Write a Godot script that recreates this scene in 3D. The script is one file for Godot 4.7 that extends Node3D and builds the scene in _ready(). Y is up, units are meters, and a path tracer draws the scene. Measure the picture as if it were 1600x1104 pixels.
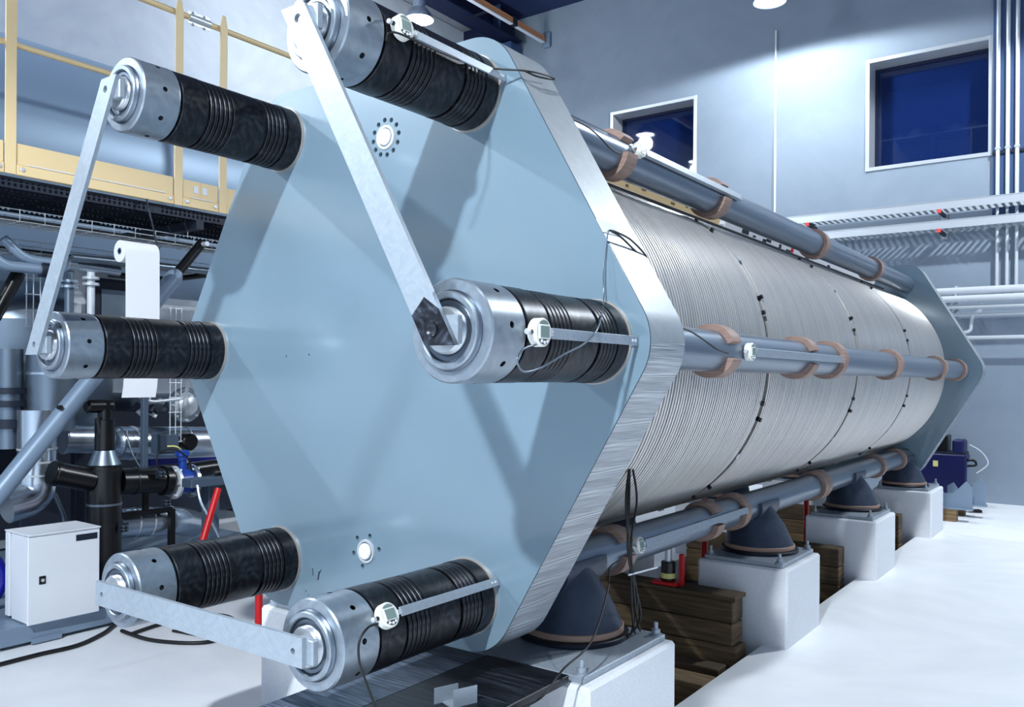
extends Node3D
# A plate stack clamped between two hexagonal end plates in a test hall. Metres, y up, floor at y = 0, stack axis along -z.

const AX := 1.6                      # height of the stack axis above the floor
const CAM := Vector3(2.3511, 1.4825, 2.2859)
const FOC := 1328.47                 # focal length in pixels of a 1600 x 1104 frame
const PPX := 800.0
const PPY := 592.01
const YAW := 0.6302
const ROLL := 0.0073
const ZREAR := -6.965
const ROD_R := 0.082

var M := {}
var used := {}
var rng := RandomNumberGenerator.new()

# ---------------------------------------------------------------- geometry collector
class G:
	var v := PackedVector3Array()
	var n := PackedVector3Array()
	var u := PackedVector2Array()
	var x := Transform3D.IDENTITY
	func tri(a: Vector3, b: Vector3, c: Vector3, na: Vector3, nb: Vector3, nc: Vector3, ua := Vector2.ZERO, ub := Vector2.ZERO, uc := Vector2.ZERO) -> void:
		if (b - a).cross(c - a).dot(na + nb + nc) > 0.0:
			var t := b; b = c; c = t
			t = nb; nb = nc; nc = t
			var w := ub; ub = uc; uc = w
		v.append(x * a); v.append(x * b); v.append(x * c)
		n.append((x.basis * na).normalized()); n.append((x.basis * nb).normalized()); n.append((x.basis * nc).normalized())
		u.append(ua); u.append(ub); u.append(uc)
	func quad(a: Vector3, b: Vector3, c: Vector3, d: Vector3, na: Vector3, nb: Vector3, nc: Vector3, nd: Vector3) -> void:
		tri(a, b, c, na, nb, nc); tri(a, c, d, na, nc, nd)
	func flat(a: Vector3, b: Vector3, c: Vector3, d: Vector3, m: Vector3) -> void:
		quad(a, b, c, d, m, m, m, m)
	func box(c: Vector3, s: Vector3, bv := 0.0) -> void:
		var h := s / 2.0
		bv = minf(bv, minf(h.x, minf(h.y, h.z)) * 0.9)
		for i in 3:
			var j := (i + 1) % 3
			var k := (i + 2) % 3
			for s1 in [-1.0, 1.0]:
				var q := []
				for p in [[-1.0, -1.0], [1.0, -1.0], [1.0, 1.0], [-1.0, 1.0]]:
					var w := Vector3.ZERO
					w[i] = s1 * h[i]; w[j] = p[0] * (h[j] - bv); w[k] = p[1] * (h[k] - bv)
					q.append(c + w)
				var m := Vector3.ZERO
				m[i] = s1
				flat(q[0], q[1], q[2], q[3], m)
				if bv > 0.0:
					for s2 in [-1.0, 1.0]:
						var e := []
						for s3 in [-1.0, 1.0]:
							var w1 := Vector3.ZERO
							w1[i] = s1 * h[i]; w1[j] = s2 * (h[j] - bv); w1[k] = s3 * (h[k] - bv)
							var w2 := Vector3.ZERO
							w2[i] = s1 * (h[i] - bv); w2[j] = s2 * h[j]; w2[k] = s3 * (h[k] - bv)
							e.append(c + w1); e.append(c + w2)
						var m2 := Vector3.ZERO
						m2[i] = s1; m2[j] = s2
						flat(e[0], e[1], e[3], e[2], m2.normalized())
		if bv > 0.0:
			for sx in [-1.0, 1.0]:
				for sy in [-1.0, 1.0]:
					for sz in [-1.0, 1.0]:
						var a := c + Vector3(sx * h.x, sy * (h.y - bv), sz * (h.z - bv))
						var b := c + Vector3(sx * (h.x - bv), sy * h.y, sz * (h.z - bv))
						var d := c + Vector3(sx * (h.x - bv), sy * (h.y - bv), sz * h.z)
						var m := Vector3(sx, sy, sz).normalized()
						tri(a, b, d, m, m, m)
	# profile of (radius, z) pairs turned round z
	func lathe(p: Array, segs := 48, a0 := 0.0, a1 := TAU, smooth := false) -> void:
		var area := 0.0
		for i in p.size():
			var q: Vector2 = p[(i + 1) % p.size()]
			area += p[i].x * q.y - q.x * p[i].y
		var sg := 1.0 if area >= 0.0 else -1.0
		for i in p.size() - 1:
			var pa: Vector2 = p[i]
			var pb: Vector2 = p[i + 1]
			var t := pb - pa
			if t.length() < 1e-7: continue
			var m := Vector2(t.y, -t.x).normalized() * sg
			var ma := m
			var mb := m
			if smooth:
				if i > 0:
					var t0: Vector2 = pa - p[i - 1]
					ma = (m + Vector2(t0.y, -t0.x).normalized() * sg).normalized()
				if i < p.size() - 2:
					var t1: Vector2 = p[i + 2] - pb
					mb = (m + Vector2(t1.y, -t1.x).normalized() * sg).normalized()
			for k in segs:
				var b0 := a0 + (a1 - a0) * k / segs
				var b1 := a0 + (a1 - a0) * (k + 1) / segs
				var c0 := Vector3(cos(b0), sin(b0), 0)
				var c1 := Vector3(cos(b1), sin(b1), 0)
				var Z := Vector3(0, 0, 1)
				var A := c0 * pa.x + Z * pa.y
				var B := c1 * pa.x + Z * pa.y
				var C := c1 * pb.x + Z * pb.y
				var D := c0 * pb.x + Z * pb.y
				if pa.x < 1e-6:
					tri(A, C, D, c0 * ma.x + Z * ma.y, c1 * mb.x + Z * mb.y, c0 * mb.x + Z * mb.y)
				elif pb.x < 1e-6:
					tri(A, B, C, c0 * ma.x + Z * ma.y, c1 * ma.x + Z * ma.y, c0 * mb.x + Z * mb.y)
				else:
					quad(A, B, C, D, c0 * ma.x + Z * ma.y, c1 * ma.x + Z * ma.y, c1 * mb.x + Z * mb.y, c0 * mb.x + Z * mb.y)
	func cyl(a: Vector3, b: Vector3, r: float, segs := 16, bv := 0.0, r2 := -1.0) -> void:
		var keep := x
		var d := (b - a).normalized()
		var s := Vector3.UP if absf(d.y) < 0.9 else Vector3.RIGHT
		var bx := s.cross(d).normalized()
		x = keep * Transform3D(Basis(bx, d.cross(bx), d), a)
		var L := (b - a).length()
		if r2 < 0.0: r2 = r
		if bv > 0.0:
			lathe([Vector2(0, 0), Vector2(r - bv, 0), Vector2(r, bv), Vector2(r2, L - bv), Vector2(r2 - bv, L), Vector2(0, L)], segs)
		else:
			lathe([Vector2(0, 0), Vector2(r, 0), Vector2(r2, L), Vector2(0, L)], segs)
		x = keep
	func tube(p: Array, r: float, segs := 8, caps := true) -> void:
		if p.size() < 2: return
		var tg := []
		for i in p.size():
			var a: Vector3 = p[maxi(i - 1, 0)]
			var b: Vector3 = p[mini(i + 1, p.size() - 1)]
			tg.append((b - a).normalized())
		var t0: Vector3 = tg[0]
		var nn := (Vector3.UP if absf(t0.y) < 0.9 else Vector3.RIGHT).cross(t0).normalized()
		var rings := []
		var nrm := []
		for i in p.size():
			var t: Vector3 = tg[i]
			nn = (nn - t * nn.dot(t)).normalized()
			var bn := t.cross(nn)
			var ring := []
			var rn := []
			for k in segs:
				var a := TAU * k / segs
				var d := nn * cos(a) + bn * sin(a)
				ring.append(p[i] + d * r); rn.append(d)
			rings.append(ring); nrm.append(rn)
		for i in p.size() - 1:
			for k in segs:
				var l := (k + 1) % segs
				quad(rings[i][k], rings[i][l], rings[i + 1][l], rings[i + 1][k], nrm[i][k], nrm[i][l], nrm[i + 1][l], nrm[i + 1][k])
		if caps:
			for e in [0, p.size() - 1]:
				var m: Vector3 = -tg[0] if e == 0 else tg[e]
				for k in segs:
					tri(p[e], rings[e][k], rings[e][(k + 1) % segs], m, m, m)
	# polygon in xy pushed along z; edges smooth where they turn little
	func prism(poly: PackedVector2Array, z0: float, z1: float, caps := true, sides := true, half := 0) -> void:
		var c := poly.size()
		if caps:
			var idx := Geometry2D.triangulate_polygon(poly)
			for i in range(0, idx.size(), 3):
				var a := poly[idx[i]]
				var b := poly[idx[i + 1]]
				var d := poly[idx[i + 2]]
				tri(Vector3(a.x, a.y, z1), Vector3(b.x, b.y, z1), Vector3(d.x, d.y, z1), Vector3(0, 0, 1), Vector3(0, 0, 1), Vector3(0, 0, 1))
				tri(Vector3(a.x, a.y, z0), Vector3(b.x, b.y, z0), Vector3(d.x, d.y, z0), Vector3(0, 0, -1), Vector3(0, 0, -1), Vector3(0, 0, -1))
		if not sides: return
		var area := 0.0
		for i in c: area += poly[i].cross(poly[(i + 1) % c])
		var sg := 1.0 if area > 0.0 else -1.0
		var en := []
		for i in c:
			var t := (poly[(i + 1) % c] - poly[i]).normalized()
			en.append(Vector2(t.y, -t.x) * sg)
		var run := 0.0
		for i in c:
			var a := poly[i]
			var b := poly[(i + 1) % c]
			var m: Vector2 = en[i]
			if half != 0 and (m.y > -0.05) != (half == 1):
				run += (b - a).length()
				continue
			var p0: Vector2 = en[(i + c - 1) % c]
			var p1: Vector2 = en[(i + 1) % c]
			var ma: Vector2 = (m + p0).normalized() if m.dot(p0) > 0.85 else m
			var mb: Vector2 = (m + p1).normalized() if m.dot(p1) > 0.85 else m
			var A := Vector3(ma.x, ma.y, 0)
			var B := Vector3(mb.x, mb.y, 0)
			var L := (b - a).length()
			var va := Vector3(a.x, a.y, z0)
			var vb := Vector3(b.x, b.y, z0)
			var vc := Vector3(b.x, b.y, z1)
			var vd := Vector3(a.x, a.y, z1)
			tri(va, vb, vc, A, B, B, Vector2(0, run), Vector2(0, run + L), Vector2(z1 - z0, run + L))
			tri(va, vc, vd, A, B, A, Vector2(0, run), Vector2(z1 - z0, run + L), Vector2(z1 - z0, run))
			run += L
	func mesh(tangents := false) -> ArrayMesh:
		var st := SurfaceTool.new()
		st.begin(Mesh.PRIMITIVE_TRIANGLES)
		for i in v.size():
			st.set_normal(n[i]); st.set_uv(u[i]); st.add_vertex(v[i])
		if tangents: st.generate_tangents()
		return st.commit()

# ---------------------------------------------------------------- pixels of the photograph to points in the hall
func ray(px: float, py: float) -> Vector3:
	var fw := Vector3(-sin(YAW), 0, -cos(YAW))
	var r0 := Vector3(cos(YAW), 0, -sin(YAW))
	var rt := r0 * cos(ROLL) + Vector3.UP * sin(ROLL)
	var up := Vector3.UP * cos(ROLL) - r0 * sin(ROLL)
	return fw + rt * (px - PPX) / FOC - up * (py - PPY) / FOC
func onx(px: float, py: float, x: float) -> Vector3:
	var d := ray(px, py)
	return CAM + d * (x - CAM.x) / d.x
func ony(px: float, py: float, y: float) -> Vector3:
	var d := ray(px, py)
	return CAM + d * (y - CAM.y) / d.y
func onz(px: float, py: float, z: float) -> Vector3:
	var d := ray(px, py)
	return CAM + d * (z - CAM.z) / d.z

# ---------------------------------------------------------------- nodes
func numbered(called: String) -> String:
	if not used.has(called):
		used[called] = 0
		return called
	used[called] += 1
	return "%s_%03d" % [called, used[called]]
func tag(o: Node3D, label: String, category: String, group := "") -> void:
	o.set_meta("label", label); o.set_meta("category", category)
	if group: o.set_meta("group", group)
func thing(called: String, label: String, category: String, at := Vector3.ZERO, group := "") -> Node3D:
	var o := Node3D.new()
	o.name = numbered(called)
	add_child(o)
	o.position = at
	tag(o, label, category, group)
	return o
func part(parent: Node3D, called: String, m: Mesh, mt: Material, at := Transform3D.IDENTITY) -> MeshInstance3D:
	var o := MeshInstance3D.new()
	o.name = called
	o.mesh = m
	o.material_override = mt
	o.transform = at
	parent.add_child(o, true)
	return o
func solo(called: String, m: Mesh, mt: Material, label: String, category: String, at := Vector3.ZERO, group := "") -> MeshInstance3D:
	var o := MeshInstance3D.new()
	o.name = numbered(called)
	o.mesh = m
	o.material_override = mt
	o.position = at
	add_child(o)
	tag(o, label, category, group)
	return o
func struct(called: String, m: Mesh, mt: Material) -> MeshInstance3D:
	var o := MeshInstance3D.new()
	o.name = numbered(called)
	o.mesh = m
	o.material_override = mt
	add_child(o)
	o.set_meta("kind", "structure")
	return o
func bxm(s: Vector3, bv := 0.0, c := Vector3.ZERO) -> ArrayMesh:
	var g := G.new()
	g.box(c, s, bv)
	return g.mesh()
func cylm(a: Vector3, b: Vector3, r: float, segs := 20, bv := 0.0, r2 := -1.0) -> ArrayMesh:
	var g := G.new()
	g.cyl(a, b, r, segs, bv, r2)
	return g.mesh()
func tubem(p: Array, r: float, segs := 8) -> ArrayMesh:
	var g := G.new()
	g.tube(p, r, segs)
	return g.mesh()
func lathem(p: Array, segs := 48, a0 := 0.0, a1 := TAU, smooth := false) -> ArrayMesh:
	var g := G.new()
	g.lathe(p, segs, a0, a1, smooth)
	return g.mesh()
func at(p: Vector3) -> Transform3D:
	return Transform3D(Basis.IDENTITY, p)
func bend(p: Array, r: float, n := 6) -> Array:      # rounded corners
	var o := [p[0]]
	for i in range(1, p.size() - 1):
		var a: Vector3 = p[i - 1]
		var b: Vector3 = p[i]
		var c: Vector3 = p[i + 1]
		var k := minf(r, minf((b - a).length(), (c - b).length()) * 0.48)
		var s := b + (a - b).normalized() * k
		var e := b + (c - b).normalized() * k
		for j in n + 1:
			var t := float(j) / n
			o.append(s.lerp(b, t).lerp(b.lerp(e, t), t))
	o.append(p[-1])
	return o
func curve(p: Array, n := 8) -> Array:               # smooth line through points
	var o := []
	for i in p.size() - 1:
		var a: Vector3 = p[maxi(i - 1, 0)]
		var b: Vector3 = p[i]
		var c: Vector3 = p[i + 1]
		var d: Vector3 = p[mini(i + 2, p.size() - 1)]
		for j in n:
			o.append(b.cubic_interpolate(c, a, d, float(j) / n))
	o.append(p[-1])
	return o

# ---------------------------------------------------------------- materials
func mat(col: Color, rough := 0.5, metal := 0.0) -> StandardMaterial3D:
	var m := StandardMaterial3D.new()
	m.albedo_color = col
	m.roughness = rough
	m.metallic = metal
	return m
func noise_img(sz: int, freq: float, oct: int, sd: int, sx := 1.0, sy := 1.0) -> Image:
	var f := FastNoiseLite.new()
	f.seed = sd
	f.frequency = freq
	f.fractal_octaves = oct
	var im := Image.create(sz, sz, false, Image.FORMAT_L8)
	for j in sz:
		for i in sz:      # wrapped on a torus so that it tiles
			var a := TAU * i / sz
			var b := TAU * j / sz
			var R := sz / TAU
			var q := 0.5 + 0.62 * f.get_noise_3d(R * cos(a) * sx + 37.0 * sin(b), R * sin(a) * sx + 37.0 * cos(b), R * sy * (sin(b) + 0.6 * cos(b)))
			im.set_pixel(i, j, Color(q, q, q))
	return im
func ramp(im: Image, lo: Color, hi: Color, pw := 1.0) -> ImageTexture:
	var o := Image.create(im.get_width(), im.get_height(), false, Image.FORMAT_RGB8)
	for j in im.get_height():
		for i in im.get_width():
			o.set_pixel(i, j, lo.lerp(hi, pow(clampf(im.get_pixel(i, j).r, 0, 1), pw)))
	return ImageTexture.create_from_image(o)
func bumps(im: Image, k: float) -> ImageTexture:
	var o := im.duplicate() as Image
	o.convert(Image.FORMAT_RGBA8)
	o.bump_map_to_normal_map(k)
	return ImageTexture.create_from_image(o)
func tri_tex(m: StandardMaterial3D, tex: Texture2D, sc: float, world := true) -> StandardMaterial3D:
	m.albedo_texture = tex
	m.uv1_triplanar = true
	m.uv1_world_triplanar = world
	m.uv1_scale = Vector3.ONE * sc
	return m
func materials() -> void:
	var cloud := noise_img(256, 0.03, 5, 11)
	var fine := noise_img(256, 0.12, 4, 5)
	var grain := noise_img(256, 0.05, 4, 23, 0.12, 1.6)
	var streak := noise_img(256, 0.09, 3, 41, 0.08, 2.2)
	M.paint = mat(Color(0.435, 0.52, 0.575), 0.24)
	M.paint.clearcoat_enabled = true
	M.paint.clearcoat = 0.6
	M.paint.clearcoat_roughness = 0.12
	M.edge = mat(Color.WHITE, 0.34, 0.72)
	M.edge.albedo_texture = ramp(streak, Color(0.50, 0.52, 0.55), Color(0.86, 0.88, 0.90), 1.2)
	M.edge.normal_enabled = true
	M.edge.normal_texture = bumps(streak, 5.0)
	M.edge.normal_scale = 0.5
	M.edge.uv1_scale = Vector3(1.6, 5.5, 1)
	M.edge_clean = tri_tex(mat(Color.WHITE, 0.42, 0.35), ramp(cloud, Color(0.58, 0.61, 0.63), Color(0.66, 0.685, 0.705)), 3.0)
	M.rod = mat(Color(0.44, 0.49, 0.55), 0.3, 0.6)
	M.cap = tri_tex(mat(Color.WHITE, 0.36, 0.7), ramp(cloud, Color(0.53, 0.57, 0.61), Color(0.64, 0.68, 0.72)), 3.0, false)
	M.cap_in = mat(Color(0.40, 0.44, 0.49), 0.3, 0.85)
	M.stud = mat(Color(0.78, 0.80, 0.82), 0.33, 0.7)
	M.black = tri_tex(mat(Color.WHITE, 0.36, 0.75), ramp(cloud, Color(0.10, 0.105, 0.12), Color(0.30, 0.31, 0.34), 1.6), 4.0, false)
	M.rim = mat(Color(0.72, 0.70, 0.68), 0.4, 0.5)
	M.galv = tri_tex(mat(Color.WHITE, 0.42, 0.35), ramp(cloud, Color(0.58, 0.62, 0.66), Color(0.65, 0.69, 0.73)), 5.0)
	M.scorch = tri_tex(mat(Color.WHITE, 0.45, 0.6), ramp(cloud, Color(0.05, 0.06, 0.09), Color(0.50, 0.54, 0.60), 2.0), 4.0)
	M.clamp = tri_tex(mat(Color.WHITE, 0.55), ramp(grain, Color(0.50, 0.40, 0.36), Color(0.66, 0.55, 0.50)), 5.0)
	M.gasket = mat(Color(0.66, 0.53, 0.46), 0.6)
	M.disc = []
	for k in 3:
		M.disc.append(mat([Color(0.80, 0.79, 0.78), Color(0.78, 0.77, 0.765), Color(0.815, 0.80, 0.785)][k], 0.33, 0.72))
	M.foot = tri_tex(mat(Color.WHITE, 0.42, 0.25), ramp(cloud, Color(0.19, 0.225, 0.285), Color(0.25, 0.29, 0.36)), 3.0)
	M.flange = mat(Color(0.10, 0.12, 0.17), 0.45, 0.4)
	M.plinth = tri_tex(mat(Color.WHITE, 0.6), ramp(fine, Color(0.85, 0.86, 0.88), Color(0.91, 0.915, 0.93)), 2.0)
	M.floor = tri_tex(mat(Color.WHITE, 0.42), ramp(cloud, Color(0.90, 0.91, 0.925), Color(0.955, 0.96, 0.97)), 0.3)
	M.pit = mat(Color(0.16, 0.16, 0.18), 0.8)
	M.wall = tri_tex(mat(Color.WHITE, 0.7), ramp(cloud, Color(0.53, 0.585, 0.645), Color(0.565, 0.615, 0.67)), 0.3)
	M.wall_pale = tri_tex(mat(Color.WHITE, 0.75), ramp(cloud, Color(0.72, 0.75, 0.79), Color(0.78, 0.805, 0.835)), 0.4)
	M.ceiling = mat(Color(0.13, 0.20, 0.36), 0.8)
	M.navy = mat(Color(0.05, 0.10, 0.24), 0.6, 0.2)
	M.navy_mid = mat(Color(0.22, 0.32, 0.48), 0.6)
	M.alu = mat(Color(0.82, 0.84, 0.86), 0.35, 0.45)
	M.white = mat(Color(0.88, 0.89, 0.91), 0.4)
	M.pipe_white = mat(Color(0.84, 0.86, 0.88), 0.32, 0.2)
	M.glass = mat(Color(0.08, 0.17, 0.40, 0.42), 0.03)
	M.glass.transparency = BaseMaterial3D.TRANSPARENCY_ALPHA
	M.room = mat(Color(0.45, 0.52, 0.68), 0.8)
	M.cupboard = mat(Color(0.60, 0.68, 0.80), 0.6)
	M.red = mat(Color(0.80, 0.07, 0.09), 0.4)
	M.red_cap = mat(Color(0.93, 0.30, 0.28), 0.5)
	M.orange = mat(Color(0.86, 0.60, 0.42), 0.5)
	M.yellow = mat(Color(0.92, 0.81, 0.61), 0.45)
	M.timber = []
	for k in 3:
		var t := tri_tex(mat([Color(1, 1, 1), Color(0.82, 0.82, 0.84), Color(0.66, 0.66, 0.68)][k], 0.8), ramp(grain, Color(0.36, 0.29, 0.20), Color(0.62, 0.51, 0.36)), 2.5)
		M.timber.append(t)
	M.deck = tri_tex(mat(Color.WHITE, 0.38, 0.35), ramp(grain, Color(0.05, 0.06, 0.085), Color(0.34, 0.38, 0.44), 2.4), 3.0)
	M.deck_scuffed = tri_tex(mat(Color.WHITE, 0.42, 0.35), ramp(streak, Color(0.20, 0.24, 0.31), Color(0.66, 0.71, 0.77), 1.5), 3.0)
	M.steel_blue = mat(Color(0.50, 0.57, 0.65), 0.4, 0.2)
	M.steel_dark = mat(Color(0.12, 0.15, 0.21), 0.5, 0.3)
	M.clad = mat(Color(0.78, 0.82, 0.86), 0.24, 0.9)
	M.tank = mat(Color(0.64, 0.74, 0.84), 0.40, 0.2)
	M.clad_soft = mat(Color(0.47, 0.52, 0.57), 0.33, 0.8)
	M.steel_mid = mat(Color(0.30, 0.36, 0.43), 0.45, 0.2)
	M.plastic_black = mat(Color(0.035, 0.037, 0.045), 0.3)
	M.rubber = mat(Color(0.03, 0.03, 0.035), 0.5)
	M.blue = mat(Color(0.03, 0.07, 0.55), 0.4)
	M.blue_valve = mat(Color(0.10, 0.26, 0.62), 0.35)
	M.blue_box = mat(Color(0.035, 0.06, 0.30), 0.4)
	M.paper = mat(Color(0.93, 0.935, 0.95), 0.9)
	M.lcd = mat(Color(0.48, 0.55, 0.53), 0.25)
	M.gauge = mat(Color(0.90, 0.90, 0.87), 0.35)
	M.tag_yellow = mat(Color(0.90, 0.88, 0.55), 0.6)
	M.grating = mat(Color(0.46, 0.53, 0.62), 0.4, 0.5)
	M.lamp_glow = mat(Color(1, 1, 1), 0.5)
	M.lamp_glow.emission_enabled = true
	M.lamp_glow.emission = Color(0.96, 0.98, 1.0)
	M.lamp_glow.emission_energy_multiplier = 5.0
	M.lamp_body = mat(Color(0.55, 0.60, 0.68), 0.4, 0.5)

# ---------------------------------------------------------------- main
func _ready() -> void:
	rng.seed = 7
	# camera
	var cam := Camera3D.new()
	cam.name = "camera"
	var fw := Vector3(-sin(YAW), 0, -cos(YAW))
	var r0 := Vector3(cos(YAW), 0, -sin(YAW))
	var rt := r0 * cos(ROLL) + Vector3.UP * sin(ROLL)
	var up := Vector3.UP * cos(ROLL) - r0 * sin(ROLL)
	cam.projection = Camera3D.PROJECTION_FRUSTUM
	cam.near = 0.05
	cam.far = 100.0
	cam.size = 1104.0 / FOC * cam.near
	cam.frustum_offset = Vector2((800.0 - PPX) / FOC, (PPY - 552.0) / FOC) * cam.near
	cam.transform = Transform3D(Basis(rt, up, -fw), CAM)
	add_child(cam)
	cam.current = true
	# environment: a closed hall, no daylight
	var we := WorldEnvironment.new()
	we.name = "environment"
	var env := Environment.new()
	env.background_mode = Environment.BG_COLOR
	env.background_color = Color(0.02, 0.03, 0.05)
	env.tonemap_mode = Environment.TONE_MAPPER_LINEAR
	env.tonemap_exposure = 3.0
	env.sdfgi_enabled = true
	env.ssao_enabled = true
	env.ssil_enabled = true
	we.environment = env
	add_child(we)
	materials()
	# the hall's high-bay lamps (they carry the only light): x, y, z, energy
	for l in [
		[2.25, 6.25, 6.0, 41.0, 71.5, "bell-shaped high-bay lamp hanging above the floor in front of the machine"],
		[2.25, 6.25, 2.2, 1.5, 80.0, "bell-shaped high-bay lamp hanging to the right of the front end plate"],
		[3.2, 6.25, -6.6, 14.0, 82.0, "bell-shaped high-bay lamp hanging over the white floor beside the plate stack"],
		[-5.8, 6.25, 5.1, 18.0, 70.0, "bell-shaped high-bay lamp hanging by the pale wall in front of the walkway tank"],
		[-5.6, 6.25, 1.9, 3.5, 0.0, "bell-shaped high-bay lamp hanging above the large tank behind the walkway"],
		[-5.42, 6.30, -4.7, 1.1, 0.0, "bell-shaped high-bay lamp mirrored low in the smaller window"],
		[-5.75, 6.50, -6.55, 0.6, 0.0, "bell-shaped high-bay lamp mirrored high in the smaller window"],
		[-1.38, 6.27, -8.3, 4.2, 88.0, "bright bell-shaped high-bay lamp hanging close to the windowed wall"]]:
		high_bay(Vector3(l[0], l[1], l[2]), l[3], l[4], l[5])
	hall()
	windows()
	machine()
	crown()
	links()
	gauges()
	plinths()
	ground_works()
	far_wall_services()
	far_floor_gear()
	crane_gear()
	walkway()
	pipework()
	left_floor()
	cables()

func high_bay(p: Vector3, energy: float, cone: float, label: String) -> void:
	var t := thing("high_bay_lamp", label, "lamp", p, "high-bay lamps of the hall")
	part(t, "reflector", lathem([Vector2(0.20, 0.0), Vector2(0.205, 0.0), Vector2(0.185, 0.06), Vector2(0.12, 0.15), Vector2(0.085, 0.17), Vector2(0.08, 0.165), Vector2(0.115, 0.143), Vector2(0.18, 0.055), Vector2(0.2, 0.0)], 32), M.lamp_body, Transform3D(Basis(Vector3.RIGHT, -PI / 2), Vector3.ZERO))
	part(t, "housing", cylm(Vector3(0, 0.165, 0), Vector3(0, 0.34, 0), 0.085, 24, 0.008), M.lamp_body)
	part(t, "diffuser", cylm(Vector3(0, 0.01, 0), Vector3(0, 0.03, 0), 0.182, 32), M.lamp_glow)
	part(t, "hanger", cylm(Vector3(0, 0.34, 0), Vector3(0, 7.7 - p.y, 0), 0.008, 8), M.steel_dark)
	var s: Light3D
	if cone > 0.0:        # deep reflector: light only below its rim
		s = SpotLight3D.new()
		s.spot_angle = cone
		s.spot_angle_attenuation = 0.12
		s.spot_range = 40.0
		s.spot_attenuation = 2.0
		s.transform = Transform3D(Basis(Vector3.RIGHT, -PI / 2), Vector3(0, -0.02, 0))
	else:
		s = OmniLight3D.new()
		s.omni_range = 40.0
		s.omni_attenuation = 2.0
		s.position = Vector3(0, -0.17, 0)
	s.name = "lamp_light"
	s.light_color = Color(0.935, 0.972, 1.0)
	s.light_energy = energy
	s.light_size = 0.15
	s.shadow_enabled = true
	t.add_child(s)

# ---------------------------------------------------------------- the hall
const WZ := -9.65      # face of the windowed wall
const WX := -7.19      # face of the pale left wall
const CY := 7.7        # ceiling
const W1 := [-4.42, -2.965, 4.29, 5.75]
const W2 := [-0.53, 0.935, 4.29, 5.75]
func hall() -> void:
	# floor with the pit under the machine
	var g := G.new()
	var x0 := -0.68
	var x1 := 0.68
	var zb := -8.0
	var zf := 0.9
	g.box(Vector3((WX + x0) / 2 - 0.2, -0.15, -0.3), Vector3(x0 - WX + 0.4, 0.3, 20.2))
	g.box(Vector3((x1 + 8.4) / 2, -0.15, -0.3), Vector3(8.4 - x1, 0.3, 20.2))
	g.box(Vector3(0, -0.15, (zb - 10.4) / 2), Vector3(x1 - x0, 0.3, zb + 10.4))
	g.box(Vector3(0, -0.15, (zf + 9.8) / 2), Vector3(x1 - x0, 0.3, 9.8 - zf))
	var fl := struct("floor", g.mesh(), M.floor)
	part(fl, "pit_bottom", bxm(Vector3(1.36, 0.1, 8.9), 0.0, Vector3(0, -0.22, -3.55)), M.pit)
	# windowed wall: boxes round two openings
	g = G.new()
	var xs := [WX - 0.4, W1[0], W1[1], W2[0], W2[1], 8.4]
	for i in 5:
		var a: float = xs[i]
		var b: float = xs[i + 1]
		if i == 1 or i == 3:
			g.box(Vector3((a + b) / 2, 4.29 / 2, WZ - 0.2), Vector3(b - a, 4.29, 0.4))
			g.box(Vector3((a + b) / 2, (5.75 + CY) / 2, WZ - 0.2), Vector3(b - a, CY - 5.75, 0.4))
		else:
			g.box(Vector3((a + b) / 2, CY / 2, WZ - 0.2), Vector3(b - a, CY, 0.4))
	var wb := struct("wall_back", g.mesh(), M.wall)
	# joint cover strip under the lamp and the darker riser panel behind the conduits
	part(wb, "joint_strip", bxm(Vector3(0.025, 3.0, 0.03), 0.004, Vector3(-1.755, 4.95, WZ + 0.015)), M.white)
	part(wb, "riser_panel", bxm(Vector3(0.62, 4.2, 0.05), 0.004, Vector3(1.26, 5.58, WZ + 0.025)), M.navy_mid)
	struct("wall_left", bxm(Vector3(0.4, CY, 20.2), 0.0, Vector3(WX - 0.2, CY / 2, -0.3)), M.wall_pale)
	struct("trim_1", bxm(Vector3(0.05, 0.30, 19.2), 0.004, Vector3(WX + 0.025, CY - 0.3, -0.1)), M.wall_pale)
	struct("wall_right", bxm(Vector3(0.4, CY, 20.2), 0.0, Vector3(8.4, CY / 2, -0.3)), M.wall)
	struct("wall_front", bxm(Vector3(16.4, CY, 0.4), 0.0, Vector3(0.5, CY / 2, 9.8)), M.wall)
	struct("ceiling", bxm(Vector3(16.4, 0.3, 20.6), 0.0, Vector3(0.5, CY + 0.15, -0.3)), M.ceiling)
	# dark room behind the windows
	g = G.new()
	g.box(Vector3(-1.7, 3.9, -11.4), Vector3(7.4, 0.1, 2.7))
	g.box(Vector3(-1.7, 6.3, -11.4), Vector3(7.4, 0.1, 2.7))
	g.box(Vector3(-1.7, 5.1, -12.75), Vector3(7.4, 2.5, 0.1))
	g.box(Vector3(-5.4, 5.1, -11.4), Vector3(0.1, 2.5, 2.7))
	g.box(Vector3(2.0, 5.1, -11.4), Vector3(0.1, 2.5, 2.7))
	struct("wall_office", g.mesh(), M.room)

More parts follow.
